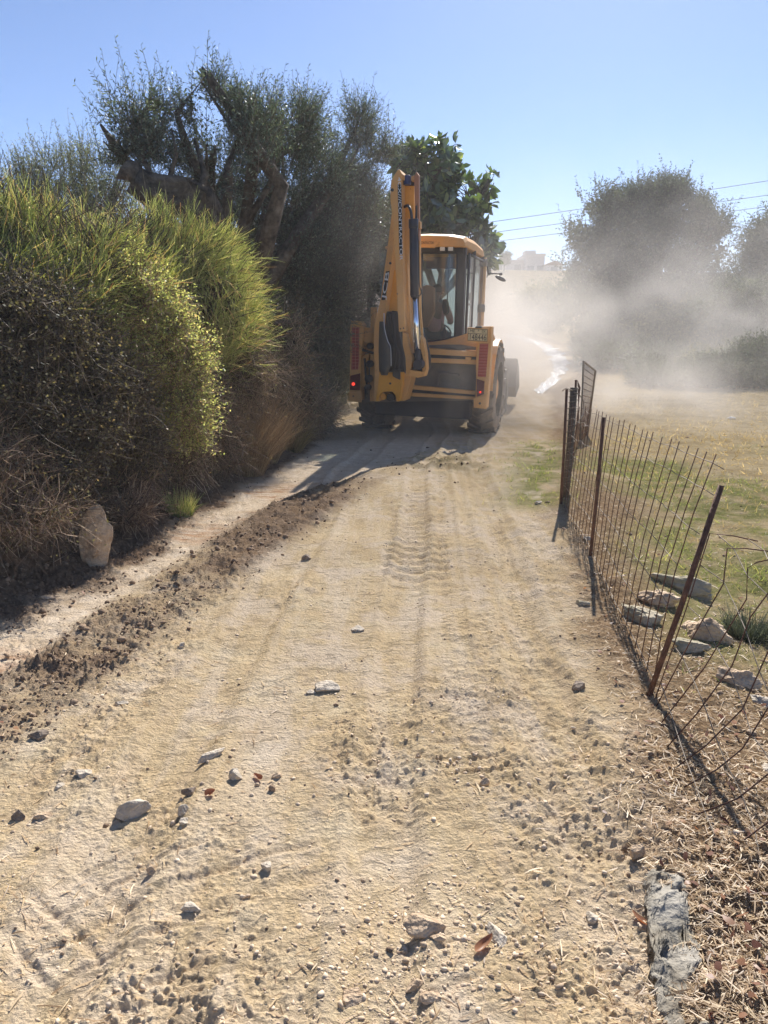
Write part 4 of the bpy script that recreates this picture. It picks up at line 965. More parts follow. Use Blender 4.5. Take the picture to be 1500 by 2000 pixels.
def panel3():
    c = [P2(1136, 800, 11.5), P2(1140, 706, 11.6), P2(1163, 724, 12.4), P2(1150, 792, 12.4)]; c = [np.array(q) for q in c]
    c[0][2] = hz(*c[0][:2]); c[3][2] = hz(*c[3][:2])
    fr = [rod([c[0], c[1], c[2], c[3]], .018, 7)]
    ms = []
    for k in range(1, 12):
        t = k / 12; ms.append(rod([c[0] * (1 - t) + c[3] * t, c[1] * (1 - t) + c[2] * t], .005, 4)); ms.append(rod([c[0] * (1 - t) + c[1] * t, c[3] * (1 - t) + c[2] * t], .005, 4))
    for k in range(8):
        b = c[0] + (np.array(P2(1118, 860, 9.0)) - c[0]) * k / 8; b[2] = hz(b[0], b[1])
        tp = np.array(P2(1128 + k * .8, 742 + k * 2, float(b[1])))
        ms.append(rod([b, tp], .004, 4))
    e = empty('wire_gate', tuple(c[0])); tag(e, 'small wire gate panel with pale frame tilting beyond the corner post', 'gate')
    for nm, ls, mt in (('gate_frame', fr, 'galv'), ('wire_mesh', ms, 'rust')):
        q = tubes_obj(nm, ls, M[mt], e); q.location = tuple(-c[0])
panel3()

# ------------------------------------------------------------------ overhead wires and the far houses
wm = solid('cable', (.10, .10, .11), .6, .1)
for k, (a, b, y, lab) in enumerate([((1500, 353), (1115, 411), 60, 'highest of the three overhead wires behind the big tree'), ((1500, 381), (1100, 436), 60, 'middle one of the three overhead wires'), ((1500, 403), (1100, 455), 60, 'lowest of the three overhead wires above the far houses')]):
    A, Bq = np.array(P2(*a, y)), np.array(P2(*b, y)); d = Bq - A; pts = []
    for t in np.linspace(-1.2, 3.6, 40): q = A + d * t; q[2] += .10 * (t * (t - 1)) * .6; pts.append(tuple(q))
    o = tubes_obj('overhead_wire', [rod(pts, .022, 5)], wm); tag(o, lab, 'overhead wire', 'overhead wires crossing the sky')
M['plaster'] = solid('plaster', (.62, .60, .58), .9, .12, .6)
M['darkwin'] = solid('window_dark', (.25, .26, .27), .3, .1, 2)
M['tiles'] = solid('roof_tiles', (.26, .16, .12), .9, .3, 3)
def house(label, x0, x1, z0, z1, y, d, wins, gable=0, parapet=None):
    e = empty('house', ((x0 + x1) / 2, y, z0)); cx = (x0 + x1) / 2
    bm = bmesh.new()
    def box(a0, a1, b0, b1, c0, c1):
        vs = [bm.verts.new((a, b, c)) for c in (c0, c1) for a, b in ((a0, b0), (a1, b0), (a1, b1), (a0, b1))]
        for f in ((3, 2, 1, 0), (4, 5, 6, 7), (0, 1, 5, 4), (1, 2, 6, 5), (2, 3, 7, 6), (3, 0, 4, 7)): bm.faces.new([vs[i] for i in f])
    def fin(nm, m, par=e):
        nonlocal bm
        me = bpy.data.meshes.new(nm); bm.to_mesh(me); bm.free(); bm = bmesh.new(); return link(nm, me, m, par)
    h = z1 - z0; box(x0 - cx, x1 - cx, 0, d, -3, h); fin('wall', M['plaster'])
    if gable:
        vs = [bm.verts.new(v) for v in ((x0 - cx - .3, -.3, h + .01), (x1 - cx + .3, -.3, h + .01), (x1 - cx + .3, d + .3, h + .01), (x0 - cx - .3, d + .3, h + .01), ((x0 + x1) / 2 - cx, -.3, h + gable), ((x0 + x1) / 2 - cx, d + .3, h + gable))]
        for f in ((0, 1, 4), (2, 3, 5), (1, 2, 5, 4), (3, 0, 4, 5), (3, 2, 1, 0)): bm.faces.new([vs[i] for i in f])
        fin('roof', M['tiles'])
    else:
        box(x0 - cx - .15, x1 - cx + .15, -.15, d + .15, h + .003, h + .35); rf = fin('roof', M['plaster'])
        if parapet: box(*parapet); fin('stair_tower', M['plaster'])
    for wx, wz in wins:
        box(wx - .5, wx + .5, -.06, .0 - .004, wz, wz + 1.2); fin('window', M['darkwin'])
    tag(e, label, 'house')
def HP(px, py, y): q = P2(px, py, y); return q[0], q[2]
a, b = HP(962, 512, 128), HP(1030, 545, 128)
house('long flat-roofed house on the hilltop just right of the cab', a[0], b[0], b[1], a[1], 128, 9, [(-1.8, 1.0), (1.2, 1.0)])
a, b = HP(1028, 500, 126), HP(1062, 545, 126)
house('square two-storey house with roof parapet on the skyline', a[0], b[0], b[1], a[1], 126, 8, [(-.7, .8), (.8, .8)], parapet=(-1.4, .2, 1, 4, (a[1] - b[1]) + .353, (a[1] - b[1]) + .9))
a, b = HP(1066, 518, 124), HP(1098, 545, 124)
house('small gabled house right of the square one on the skyline', a[0], b[0], b[1], a[1], 124, 8, [(0, .6)], gable=.7)
tree_leafy('tree', 'tiny round tree on the skyline left of the square house', 'tree', [(*[P2(985, 505, 122)[0]], 122, P2(985, 505, 122)[2], 1.1, 1.0, .9, True)], 777, 260, .8, 8, .3, .12, M['oak'], (P2(985, 505, 122)[0], 122), .12, .3, inner=(300, .4), limb=1)

# ------------------------------------------------------------------ backhoe loader
TH, ROLL = R(15), R(1.3)
MLOC = Vector((.553, 12.36, -.12))
MM = Matrix.Translation(MLOC) @ Matrix.Rotation(-TH, 4, 'Z') @ Matrix.Rotation(ROLL, 4, 'Y')
MI = MM.inverted()
backhoe = bpy.data.objects.new('backhoe_loader', None); COL.objects.link(backhoe); backhoe.matrix_world = MM
tag(backhoe, 'yellow backhoe loader driving away down the dusty track with its arm folded up', 'backhoe loader')

def lp(px, py, Y):
    """machine-frame point at local depth Y seen at a photo pixel"""
    a = MI @ Vector((0, 0, CZ)); b = MI @ Vector(pix(px, py, 10)); d = b - a
    t = (Y - a.y) / d.y; q = a + d * t; return (q.x, q.z)

def paint(name, col, dusty=.45, rough=.45, stain=None):
    m, n, out = newmat(name); L = n.links.new
    p = N(n, 'ShaderNodeBsdfPrincipled'); p.inputs['Specular IOR Level'].default_value = .4
    tc = N(n, 'ShaderNodeTexCoord')
    def nz(s, d=6, r=.6):
        q = N(n, 'ShaderNodeTexNoise'); q.inputs['Scale'].default_value = s; q.inputs['Detail'].default_value = d; q.inputs['Roughness'].default_value = r
        L(tc.outputs['Object'], q.inputs['Vector']); return q.outputs[0]
    base = ramp(n, nz(3), [(.3, tuple(c * .85 for c in col)), (.7, tuple(min(1, c * 1.1) for c in col))]).outputs[0]
    mx = N(n, 'ShaderNodeMix', data_type='RGBA'); L(base, mx.inputs[6]); mx.inputs[7].default_value = (.44, .35, .26, 1)
    f = ramp(n, nz(5, 8, .7), [(.35, (0, 0, 0)), (.75, (1, 1, 1))]).outputs[0]
    fm = N(n, 'ShaderNodeMath', operation='MULTIPLY_ADD'); L(f, fm.inputs[0]); fm.inputs[1].default_value = dusty * .8; fm.inputs[2].default_value = dusty * .3; L(fm.outputs[0], mx.inputs[0])
    m2 = N(n, 'ShaderNodeMix', data_type='RGBA'); L(mx.outputs[2], m2.inputs[6]); m2.inputs[7].default_value = (*(stain or (.05, .035, .025)), 1)
    sc_ = ramp(n, nz(22, 6, .8), [(.62, (0, 0, 0)), (.69, (.9, .9, .9))]).outputs[0]
    L(sc_, m2.inputs[0]); L(m2.outputs[2], p.inputs['Base Color'])
    rr = N(n, 'ShaderNodeMath', operation='MULTIPLY_ADD'); L(f, rr.inputs[0]); rr.inputs[1].default_value = .35; rr.inputs[2].default_value = rough; L(rr.outputs[0], p.inputs['Roughness'])
    L(p.outputs[0], out.inputs[0]); return m
YEL = paint('digger_yellow', (.66, .32, .07), .40)
YEL2 = paint('clean_yellow', (.70, .32, .03), .12, .35)
DRK = paint('greasy_black', (.03, .031, .036), .10, .5, (.01, .01, .01))
BLU = paint('cylinder_black', (.018, .020, .035), .10, .35, (.01, .01, .01))
GRY = paint('dusty_grey', (.09, .088, .085), .35, .6)
RUB = paint('tyre_rubber', (.045, .042, .04), .65, .8)
PNK = paint('seat_cloth', (.60, .22, .16), .3, .8)
CHR = solid('chrome_rod', (.75, .78, .85), .12, .05, 4, metal=1.0)
WHT = solid('decal_white', (.62, .64, .68), .5, .1)
BLK = solid('decal_black', (.02, .02, .022), .5, .1)
LAMPG = solid('lamp_glass', (.62, .60, .55), .15, .15, 60)
PLATE = solid('plate_face', (.58, .46, .26), .5, .1, 8)
REDR = solid('reflector_red', (.32, .05, .035), .4, .25, 40)
REDD = solid('tail_dark_red', (.10, .022, .02), .3, .2, 20)
MIRR = solid('mirror_back', (.04, .04, .045), .4, .1)
BLUEP = solid('dark_blue_fitting', (.03, .04, .12), .35, .2)
def emis(name, c, s):
    m, n, out = newmat(name); e = N(n, 'ShaderNodeEmission'); e.inputs[0].default_value = (*c, 1); e.inputs[1].default_value = s; n.links.new(e.outputs[0], out.inputs[0]); return m
TAIL = emis('tail_light_on', (1, .05, .03), .7)
def glassm(name, tint, mixf=.25):
    m, n, out = newmat(name); t = N(n, 'ShaderNodeBsdfTransparent'); t.inputs[0].default_value = (*tint, 1)
    g_ = N(n, 'ShaderNodeBsdfGlossy'); g_.inputs['Roughness'].default_value = .04; d = N(n, 'ShaderNodeBsdfDiffuse'); d.inputs[0].default_value = (.40, .36, .33, 1)
    fr = N(n, 'ShaderNodeFresnel'); fr.inputs[0].default_value = 1.5
    a = N(n, 'ShaderNodeMixShader'); n.links.new(fr.outputs[0], a.inputs[0]); n.links.new(t.outputs[0], a.inputs[1]); n.links.new(g_.outputs[0], a.inputs[2])
    tc = N(n, 'ShaderNodeTexCoord'); nz = N(n, 'ShaderNodeTexNoise'); nz.inputs['Scale'].default_value = 2.5; nz.inputs['Detail'].default_value = 7; n.links.new(tc.outputs['Object'], nz.inputs['Vector'])
    rp = ramp(n, nz.outputs[0], [(.3, (mixf * .4,) * 3), (.75, (mixf * 1.3,) * 3)])
    b = N(n, 'ShaderNodeMixShader'); n.links.new(rp.outputs[0], b.inputs[0]); n.links.new(a.outputs[0], b.inputs[1]); n.links.new(d.outputs[0], b.inputs[2]); n.links.new(b.outputs[0], out.inputs[0]); return m
GLS = glassm('cab_glass', (.80, .90, .93), .14)

def fin(name, bm, mat, par=None, bev=0.0, smooth=False):
    me = bpy.data.meshes.new(name); bm.normal_update(); bmesh.ops.recalc_face_normals(bm, faces=bm.faces); bm.to_mesh(me); bm.free()
    o = link(name, me, mat, par or backhoe, smooth)
    if bev:
        b = o.modifiers.new('bevel', 'BEVEL'); b.width = bev; b.segments = 2; b.limit_method = 'ANGLE'; b.angle_limit = R(35)
    return o

def prism(bm, pts, Y0, Y1):
    """pts local (x,z) outline extruded from Y0 to Y1"""
    a = [bm.verts.new((x, Y0, z)) for x, z in pts]; b = [bm.verts.new((x, Y1, z)) for x, z in pts]
    bm.faces.new(a); bm.faces.new(b[::-1]); n = len(pts)
    for i in range(n): bm.faces.new((a[i], b[i], b[(i + 1) % n], a[(i + 1) % n]))

def pp(name, px, Y0, Y1, mat, par=None, bev=.006, at=None):
    """part from a traced outline placed at its own depth"""
    bm = bmesh.new()
    for poly in (px if isinstance(px[0][0], (tuple, list)) else [px]):
        prism(bm, [lp(*q, Y0 if at is None else at) for q in poly], Y0, Y1)
    return fin(name, bm, mat, par, bev)

def cyl(bm, p, q, r, n=20, r2=None):
    V, Fs = tube([p, q], [r, r if r2 is None else r2], n)
    vs = [bm.verts.new(v) for v in V]
    for f in Fs:
        f = list(f); f = f[:3] if f[2] == f[3] else f
        bm.faces.new([vs[i] for i in f])

def boxb(bm, x0, x1, y0, y1, z0, z1):
    prism(bm, [(x0, z0), (x1, z0), (x1, z1), (x0, z1)], y0, y1)

def l3(px, py, Y): x, z = lp(px, py, Y); return (x, Y, z)

def text(name, s, p, xdir, updir, size, mat, par, ext=.002, width=None):
    c = bpy.data.curves.new(name, 'FONT'); c.body = s; c.size = size; c.extrude = ext; c.align_x = 'CENTER'; c.align_y = 'CENTER'
    o = bpy.data.objects.new(name, c); COL.objects.link(o); c.materials.append(mat); o.parent = par
    X = Vector(xdir).normalized(); U = Vector(updir).normalized(); Z = X.cross(U)
    Mx = Matrix((X, U, Z)).transposed().to_4x4(); Mx.translation = Vector(p); o.matrix_local = Mx
    bpy.context.view_layer.update()
    if width: k = width / max(1e-6, o.dimensions.x); o.matrix_local = Mx @ Matrix.Diagonal((k, 1, 1, 1))
    dg = bpy.context.evaluated_depsgraph_get(); me = bpy.data.meshes.new_from_object(o.evaluated_get(dg)); ml = o.matrix_local.copy()
    bpy.data.objects.remove(o); q = bpy.data.objects.new(name, me); COL.objects.link(q); q.parent = par; q.matrix_local = ml
    return q

# --- stabiliser towers with reflectors, tail lamps and foot brackets
lt = pp('stabiliser_leg', [(684, 626), (703, 627), (709, 636), (709, 662), (705, 700), (705, 782), (681, 782), (683, 735)], -.13, .10, YEL, bev=.012)
pp('reflector', [(687, 639), (702, 639), (701, 700), (699, 722), (686, 722), (687, 690)], -.137, -.131, REDR, lt, 0)
def grid(par, x0, x1, y0, y1, n, Y):
    bm = bmesh.new()
    for k in range(n + 1):
        y = y0 + (y1 - y0) * k / n; prism(bm, [lp(x0, y - .35, Y), lp(x1, y - .35, Y), lp(x1, y + .35, Y), lp(x0, y + .35, Y)], Y, Y + .004)
    for k in (0, .5, 1):
        x = x0 + (x1 - x0) * k; prism(bm, [lp(x - .3, y0, Y), lp(x + .3, y0, Y), lp(x + .3, y1, Y), lp(x - .3, y1, Y)], Y - .001, Y + .003)
    fin('reflector_grid', bm, PNK, par)
grid(lt, 687.5, 701, 640, 721, 13, -.142)
pp('tail_lamp', [(684, 734), (703, 729), (703, 762), (683, 762)], -.16, -.131, REDD, lt, .004)
bm = bmesh.new(); a = l3(690, 750, -.166); cyl(bm, a, (a[0], -.158, a[2]), .026, 16); fin('lit_bulb', bm, TAIL, lt)
bm = bmesh.new(); a = l3(690, 774, -.15); cyl(bm, a, (a[0], -.10, a[2]), .016, 12); fin('bolt', bm, DRK, lt)
pp('foot_bracket', [(680, 768), (706, 765), (706, 786), (680, 784)], -.15, -.131, YEL, lt, .004)
rt = pp('stabiliser_leg', [(934, 637), (961, 637), (958, 700), (954, 760), (951, 793), (951, 798), (927, 796), (928, 778), (930, 740), (929, 712), (931, 670)], -.13, .10, YEL, bev=.012)
pp('reflector', [(937, 671), (954, 671), (949, 737), (933, 735)], -.137, -.131, REDR, rt, 0)
bm = bmesh.new()
for k in range(12):
    y = 672 + (736 - 672) * k / 11; xa = 937 - 4 * k / 11; xb = 954 - 5 * k / 11
    prism(bm, [lp(xa, y - .35, -.142), lp(xb, y - .35, -.142), lp(xb, y + .35, -.142), lp(xa, y + .35, -.142)], -.142, -.138)
fin('reflector_grid', bm, PNK, rt)
pp('tail_lamp', [(931, 740), (946, 745), (945, 770), (931, 775)], -.16, -.131, REDD, rt, .004)
bm = bmesh.new(); a = l3(938, 766, -.166); cyl(bm, a, (a[0], -.158, a[2]), .016, 14); fin('lit_bulb', bm, TAIL, rt)
pp('foot_bracket', [(925, 777), (950, 772), (950, 799), (925, 796)], -.15, -.131, YEL, rt, .004)
bm = bmesh.new(); a = l3(937, 788, -.165); cyl(bm, a, (a[0], -.14, a[2]), .018, 14); fin('bolt', bm, DRK, rt)
# number plate on its lamp bracket
npl = pp('number_plate', [(913, 640), (914, 639), (953, 641), (954, 643), (953, 669), (951, 670), (914, 668), (912, 666)], -.20, -.17, YEL, None, .004)
pp('plate_face', [(914.5, 642), (952, 643.5), (951, 667), (914, 665)], -.206, -.2005, PLATE, npl, 0)
bm = bmesh.new(); Y = -.2075
for (x0, y0, x1, y1, t) in [(914.5, 651.3, 951.5, 652.6, .45), (914.5, 642.2, 952, 643.7, .4), (914, 664.6, 951, 666.6, .4), (914.5, 642, 914, 665, .4), (952, 643.5, 951, 667, .4)]:
    if abs(x1 - x0) > 5: pts = [(x0, y0 - t), (x1, y1 - t), (x1, y1 + t), (x0, y0 + t)]
    else: pts = [(x0 - t, y0), (x0 + t, y0), (x1 + t, y1), (x1 - t, y1)]
    prism(bm, [lp(*q, Y) for q in pts], Y, Y + .002)
fin('plate_border', bm, BLK, npl)
ax = Vector(l3(951, 660, Y)) - Vector(l3(914, 658.3, Y)); up_ = Vector((-ax.z, 0, ax.x))
text('plate_number', '148446', l3(932.8, 659.2, -.2085), ax, up_, .125, BLK, npl, .001, .25)
text('plate_letters', 'ME  *  IX', l3(933, 647.2, -.2085), ax, up_, .062, BLK, npl, .001, .24)
pp('plate_lamp', [(929, 637), (940, 637), (941, 641), (928, 641)], -.22, -.15, DRK, npl, .004)

# --- rear frame rails, dark panel behind
rf = pp('rear_frame', [[(836, 681), (932, 687), (932, 697), (836, 692)], [(836, 699), (930, 703), (930, 712), (836, 708)], [(800, 752), (928, 764), (928, 771), (800, 760)], [(800, 767), (928, 775), (929, 781), (800, 774)],
                       [(909, 697), (920, 698), (920, 703), (909, 702)], [(706, 640), (735, 640), (735, 672), (706, 668)], [(724, 600), (732, 600), (732, 784), (722, 784)], [(706, 695), (722, 690), (716, 720), (716, 752), (706, 760)]], -.04, .10, YEL)
pp('frame_rail', [[(836, 692), (930, 697), (930, 703), (836, 699)], [(800, 760), (926, 771), (926, 775), (800, 767)]], .02, .09, DRK, rf, 0)
bm = bmesh.new()
for (px, py, r) in ((722, 676, .05), (721, 711, .055), (719, 740, .06), (717, 757, .05)):
    a = l3(px, py, -.14); cyl(bm, a, (a[0], .05, a[2]), r, 14)
cyl(bm, l3(706, 683, -.1), l3(730, 690, -.1), .02, 8); cyl(bm, l3(712, 700, -.12), l3(718, 770, -.12), .018, 8)
fin('valve_fitting', bm, DRK, rf, 0, True)
pp('rear_panel', [(800, 690), (933, 690), (933, 782), (706, 786), (706, 690)], .14, .20, GRY, None, .0)
pp('tool_box', [(856, 727), (896, 731), (896, 735), (859, 733), (857, 752), (854, 752)], .06, .12, GRY, None, .003)

# --- cab
X0, X1, Zr = -.74, .80, None
cabY0, cabY1 = .42, 2.05
cab = empty('cab'); cab.parent = backhoe; cab.empty_display_size = .1
def cabp(px, py, Y=cabY0): return lp(px, py, Y)
# sill panel under the rear window, curved top edge
pp('rear_panel', [(812, 672), (840, 669), (870, 664), (900, 655), (930, 646), (945, 640), (948, 662), (940, 683), (836, 682), (822, 684)], .30, .46, YEL, cab, .008)
pp('rear_panel', [(838, 674), (870, 673), (900, 673), (930, 678), (929, 684), (838, 679)], .292, .31, GRY, cab, .0)
rf_pts = [(700, 477), (730, 470), (765, 465), (822, 463), (870, 463), (908, 466), (938, 479), (950, 484)]
xr, zr = lp(903, 466, .30); xl = -xr
zs = lp(903, 492, .42)[1]
bm = bmesh.new()   # roof shell: rear fascia with a dropped left part, domed top
def ring(Y, inset, z): return [(xl + inset, Y, z), (xr - inset, Y, z)]
rz0 = lp(860, 480, .3)[1]
prof = [(-.0, rz0), (.04, rz0 + .13), (.16, rz0 + .17)]
V = []
ysr = [.24, .42, 1.3, 2.2, 2.45]; tops = [.12, .165, .19, .165, .10]
xs_ = [-1, -.93, -.55, 0, .55, .93, 1]; dz = [-.085, -.02, .015, .025, .015, -.02, -.085]
cxm, hwid = (xl + xr) / 2, (xr - xl) / 2 + .07
grid_ = [[bm.verts.new((cxm + hwid * a * (1 if 0 < j < 4 else .97), y, rz0 + tops[j] + dz[i])) for i, a in enumerate(xs_)] for j, y in enumerate(ysr)]
bot = [[bm.verts.new((cxm + hwid * a * (1 if 0 < j < 4 else .97), y, rz0 - (.02 if abs(a) < 1 else .01))) for i, a in enumerate(xs_)] for j, y in enumerate(ysr)]
for j in range(4):
    for i in range(6):
        bm.faces.new((grid_[j][i], grid_[j][i + 1], grid_[j + 1][i + 1], grid_[j + 1][i])); bm.faces.new((bot[j][i], bot[j + 1][i], bot[j + 1][i + 1], bot[j][i + 1]))
for i in range(6):
    bm.faces.new((grid_[0][i], bot[0][i], bot[0][i + 1], grid_[0][i + 1])); bm.faces.new((grid_[4][i], grid_[4][i + 1], bot[4][i + 1], bot[4][i]))
for j in range(4):
    bm.faces.new((grid_[j][0], grid_[j + 1][0], bot[j + 1][0], bot[j][0])); bm.faces.new((grid_[j][6], bot[j][6], bot[j + 1][6], grid_[j + 1][6]))
roof = fin('roof', bm, YEL, cab, .012)
pp('roof', [(760, 468), (845, 470), (858, 474), (848, 484), (760, 482)], .21, .26, YEL, cab, .006)
a = l3(834, 474.5, .206); text('lettering', 'CONTRACTOR', a, (1, 0, 0), (0, 0, 1), .055, BLK, roof, .001, .21)
# black header, posts
px_ = pp
hd = pp('header', [(760, 483), (848, 484), (860, 475), (905, 474), (905, 494), (760, 493)], .36, .44, DRK, cab, .004)
bm = bmesh.new()
def postb(a, b, w, d, Y0, Yb=None):
    """pillar from bottom px a to top px b, width w metres at depth Y0"""
    (xa, za), (xb, zb) = lp(*a, Y0), lp(*b, Y0)
    prism(bm, [(xa - w / 2, za), (xa + w / 2, za), (xb + w / 2, zb), (xb - w / 2, zb)], Y0, Y0 + d)
postb((895, 660), (903, 476), .125, .12, cabY0 - .02); fin('pillar', bm, DRK, cab, .006); bm = bmesh.new(); postb((900, 655), (907, 476), .05, .16, cabY0 + .02); fin('pillar', bm, DRK, cab, .006); bm = bmesh.new()
xrp = lp(905, 560, cabY0)[0]; xlp = -xrp
ztop = rz0 + .0; zlow = lp(905, 656, cabY0)[1]
cyl(bm, (xlp, cabY0 + .05, zlow), (xlp, cabY0 + .05, ztop), .05, 8); fin('pillar', bm, DRK, cab)
for sx in (xrp + .03, xlp - .03):
    bm = bmesh.new()
    cyl(bm, (sx, 1.18, .95), (sx, 1.18, ztop), .032, 8); fin('pillar', bm, DRK, cab); bm = bmesh.new(); cyl(bm, (sx * .98, 2.28, .95), (sx * .98, 2.22, ztop), .045, 8); fin('pillar', bm, DRK, cab)
bm = bmesh.new()   # seals round the rear window and side window
def seal(pts, Y, r=.014):
    P = [l3(*q, Y) for q in pts] + [l3(*pts[0], Y)]
    for i in range(len(P) - 1): cyl(bm, P[i], P[i + 1], r, 6)
seal([(824, 494), (893, 494), (888, 657), (860, 664), (824, 667)], .40)
for a, b in (((xrp + .045, .58, zlow - .02), (xrp + .045, 2.22, zlow - .12)), ((xrp + .045, .58, ztop - .1), (xrp + .045, 2.18, ztop - .08)), ((xrp + .045, .58, zlow), (xrp + .045, .58, ztop - .1))): cyl(bm, a, b, .022, 6)
cyl(bm, l3(878, 497, .60), l3(873, 600, .60), .010, 6)
fin('window_seal', bm, MIRR, cab, 0, True)
# yellow door edge on the far right, hinges
bm = bmesh.new(); cyl(bm, (xrp + .06, 2.27, .75), (xrp + .06, 2.23, ztop - .02), .04, 10); fin('door_post', bm, YEL, cab, 0, True)
for (px, py) in ((945, 513), (945, 602)):
    bm = bmesh.new(); x, z = lp(px, py, 2.2); cyl(bm, (xrp + .02, 2.2, z), (xrp + .11, 2.2, z), .07, 12); fin('door_hinge', bm, GRY, cab, .01)
pp('window_pane', [(824, 494), (893, 494), (888, 657), (860, 664), (824, 667)], .425, .431, GLS, cab, 0)
pp('window_pane', [(740, 494), (822, 494), (822, 667), (745, 660)], .425, .431, GLS, cab, 0)
bm = bmesh.new(); vs = [bm.verts.new(v) for v in ((xrp + .045, .58, zlow), (xrp + .045, 2.22, zlow - .12), (xrp + .045, 2.18, ztop - .08), (xrp + .045, .58, ztop - .1))]; bm.faces.new(vs); fin('window_pane', bm, GLS, cab)
bm = bmesh.new(); vs = [bm.verts.new(v) for v in ((xlp, 2.27, 1.5), (xrp, 2.27, 1.5), (xrp, 2.22, ztop), (xlp, 2.22, ztop))]; bm.faces.new(vs); fin('windscreen', bm, GLS, cab)
bm = bmesh.new(); boxb(bm, xlp, xrp, .5, 2.0, .86, .93); boxb(bm, xlp, xrp, 1.7, 2.02, .93, 1.45); boxb(bm, xlp - .05, xlp + .0, .5, 2.0, .8, 1.25); fin('cab_floor', bm, DRK, cab, .01)
bm = bmesh.new(); boxb(bm, xlp + .15, xrp - .15, 2.06, 2.18, ztop - .22, ztop - .02); fin('sun_blind', bm, BLUEP, cab, .01)
# door handle seen through the side glass
bm = bmesh.new(); x, z = lp(908, 580, 1.2); boxb(bm, xrp - .02, xrp + .035, 1.0, 1.03, z - .06, z + .06); x, z = lp(910, 595, 1.2); boxb(bm, xrp - .02, xrp + .035, .95, 1.25, z - .015, z + .015); fin('door_handle', bm, DRK, cab, .005)
bm = bmesh.new(); x, z = lp(921, 503, 1.5); prism(bm, [(xrp - .3, z - .02), (xrp - .16, z - .05), (xrp - .02, z - .02), (xrp + .02, z), (xrp - .02, z + .02), (xrp - .16, z + .05), (xrp - .3, z + .02)], 1.5, 1.53); fin('rear_view_mirror', bm, MIRR, cab)
# work lamps
for px in (864, 880):
    q = pp('work_lamp', [(px - 6, 479), (px + 6, 479), (px + 6, 491), (px - 6, 491)], .27, .37, DRK, cab, .008)
    pp('lamp_glass', [(px - 4.8, 480.2), (px + 4.8, 480.2), (px + 4.8, 489.8), (px - 4.8, 489.8)], .258, .269, LAMPG, q, .004)
# outside mirror on its arm
bm = bmesh.new(); A = l3(952, 520, 2.0); Bq = l3(953, 534, 2.0); Cq = l3(978, 535, 2.1); cyl(bm, A, Bq, .014, 6); cyl(bm, Bq, Cq, .011, 6); cyl(bm, l3(975, 536, 2.1), l3(981, 535, 2.1), .024, 8)
fin('mirror_arm', bm, DRK, cab)
bm = bmesh.new(); c = Vector(l3(977.5, 544, 2.1)); bmesh.ops.create_uvsphere(bm, u_segments=16, v_segments=10, radius=1)
bmesh.ops.transform(bm, matrix=Matrix.Translation(c) @ Matrix.Rotation(R(24), 4, 'Y') @ Matrix.Diagonal((.105, .03, .035, 1)), verts=bm.verts); fin('mirror', bm, MIRR, cab, 0, True)
# seat
bm = bmesh.new(); sx, sz = lp(848, 600, 1.0)
boxb(bm, sx - .24, sx + .24, .93, 1.42, 1.38, 1.52); fin('seat', bm, PNK, cab, .04)
bm = bmesh.new(); boxb(bm, sx - .20, sx + .20, 1.05, 1.30, .93, 1.38); fin('seat_base', bm, DRK, cab, .01)
pp('seat_back', [(822, 560), (833, 556), (848, 560), (848, 610), (835, 640), (822, 640)], .78, .90, paint('seat_orange', (.85, .32, .12), .25, .8), cab, .03)
pp('seat_back', [(864, 585), (870, 583), (876, 590), (877, 608), (872, 616), (866, 614), (863, 600)], .74, .80, DRK, cab, .02)
# steering wheel
bm = bmesh.new(); 
for k in range(20):
    a0, a1 = k * math.pi / 10, (k + 1) * math.pi / 10
    cyl(bm, (sx + .19 * math.cos(a0), 1.62 - .05 * math.sin(a0), 1.62 + .16 * math.sin(a0)), (sx + .19 * math.cos(a1), 1.62 - .05 * math.sin(a1), 1.62 + .16 * math.sin(a1)), .014, 6)
cyl(bm, (sx, 1.62, 1.62), (sx, 1.85, 1.35), .03, 8); fin('steering_wheel', bm, DRK, cab, 0, True)
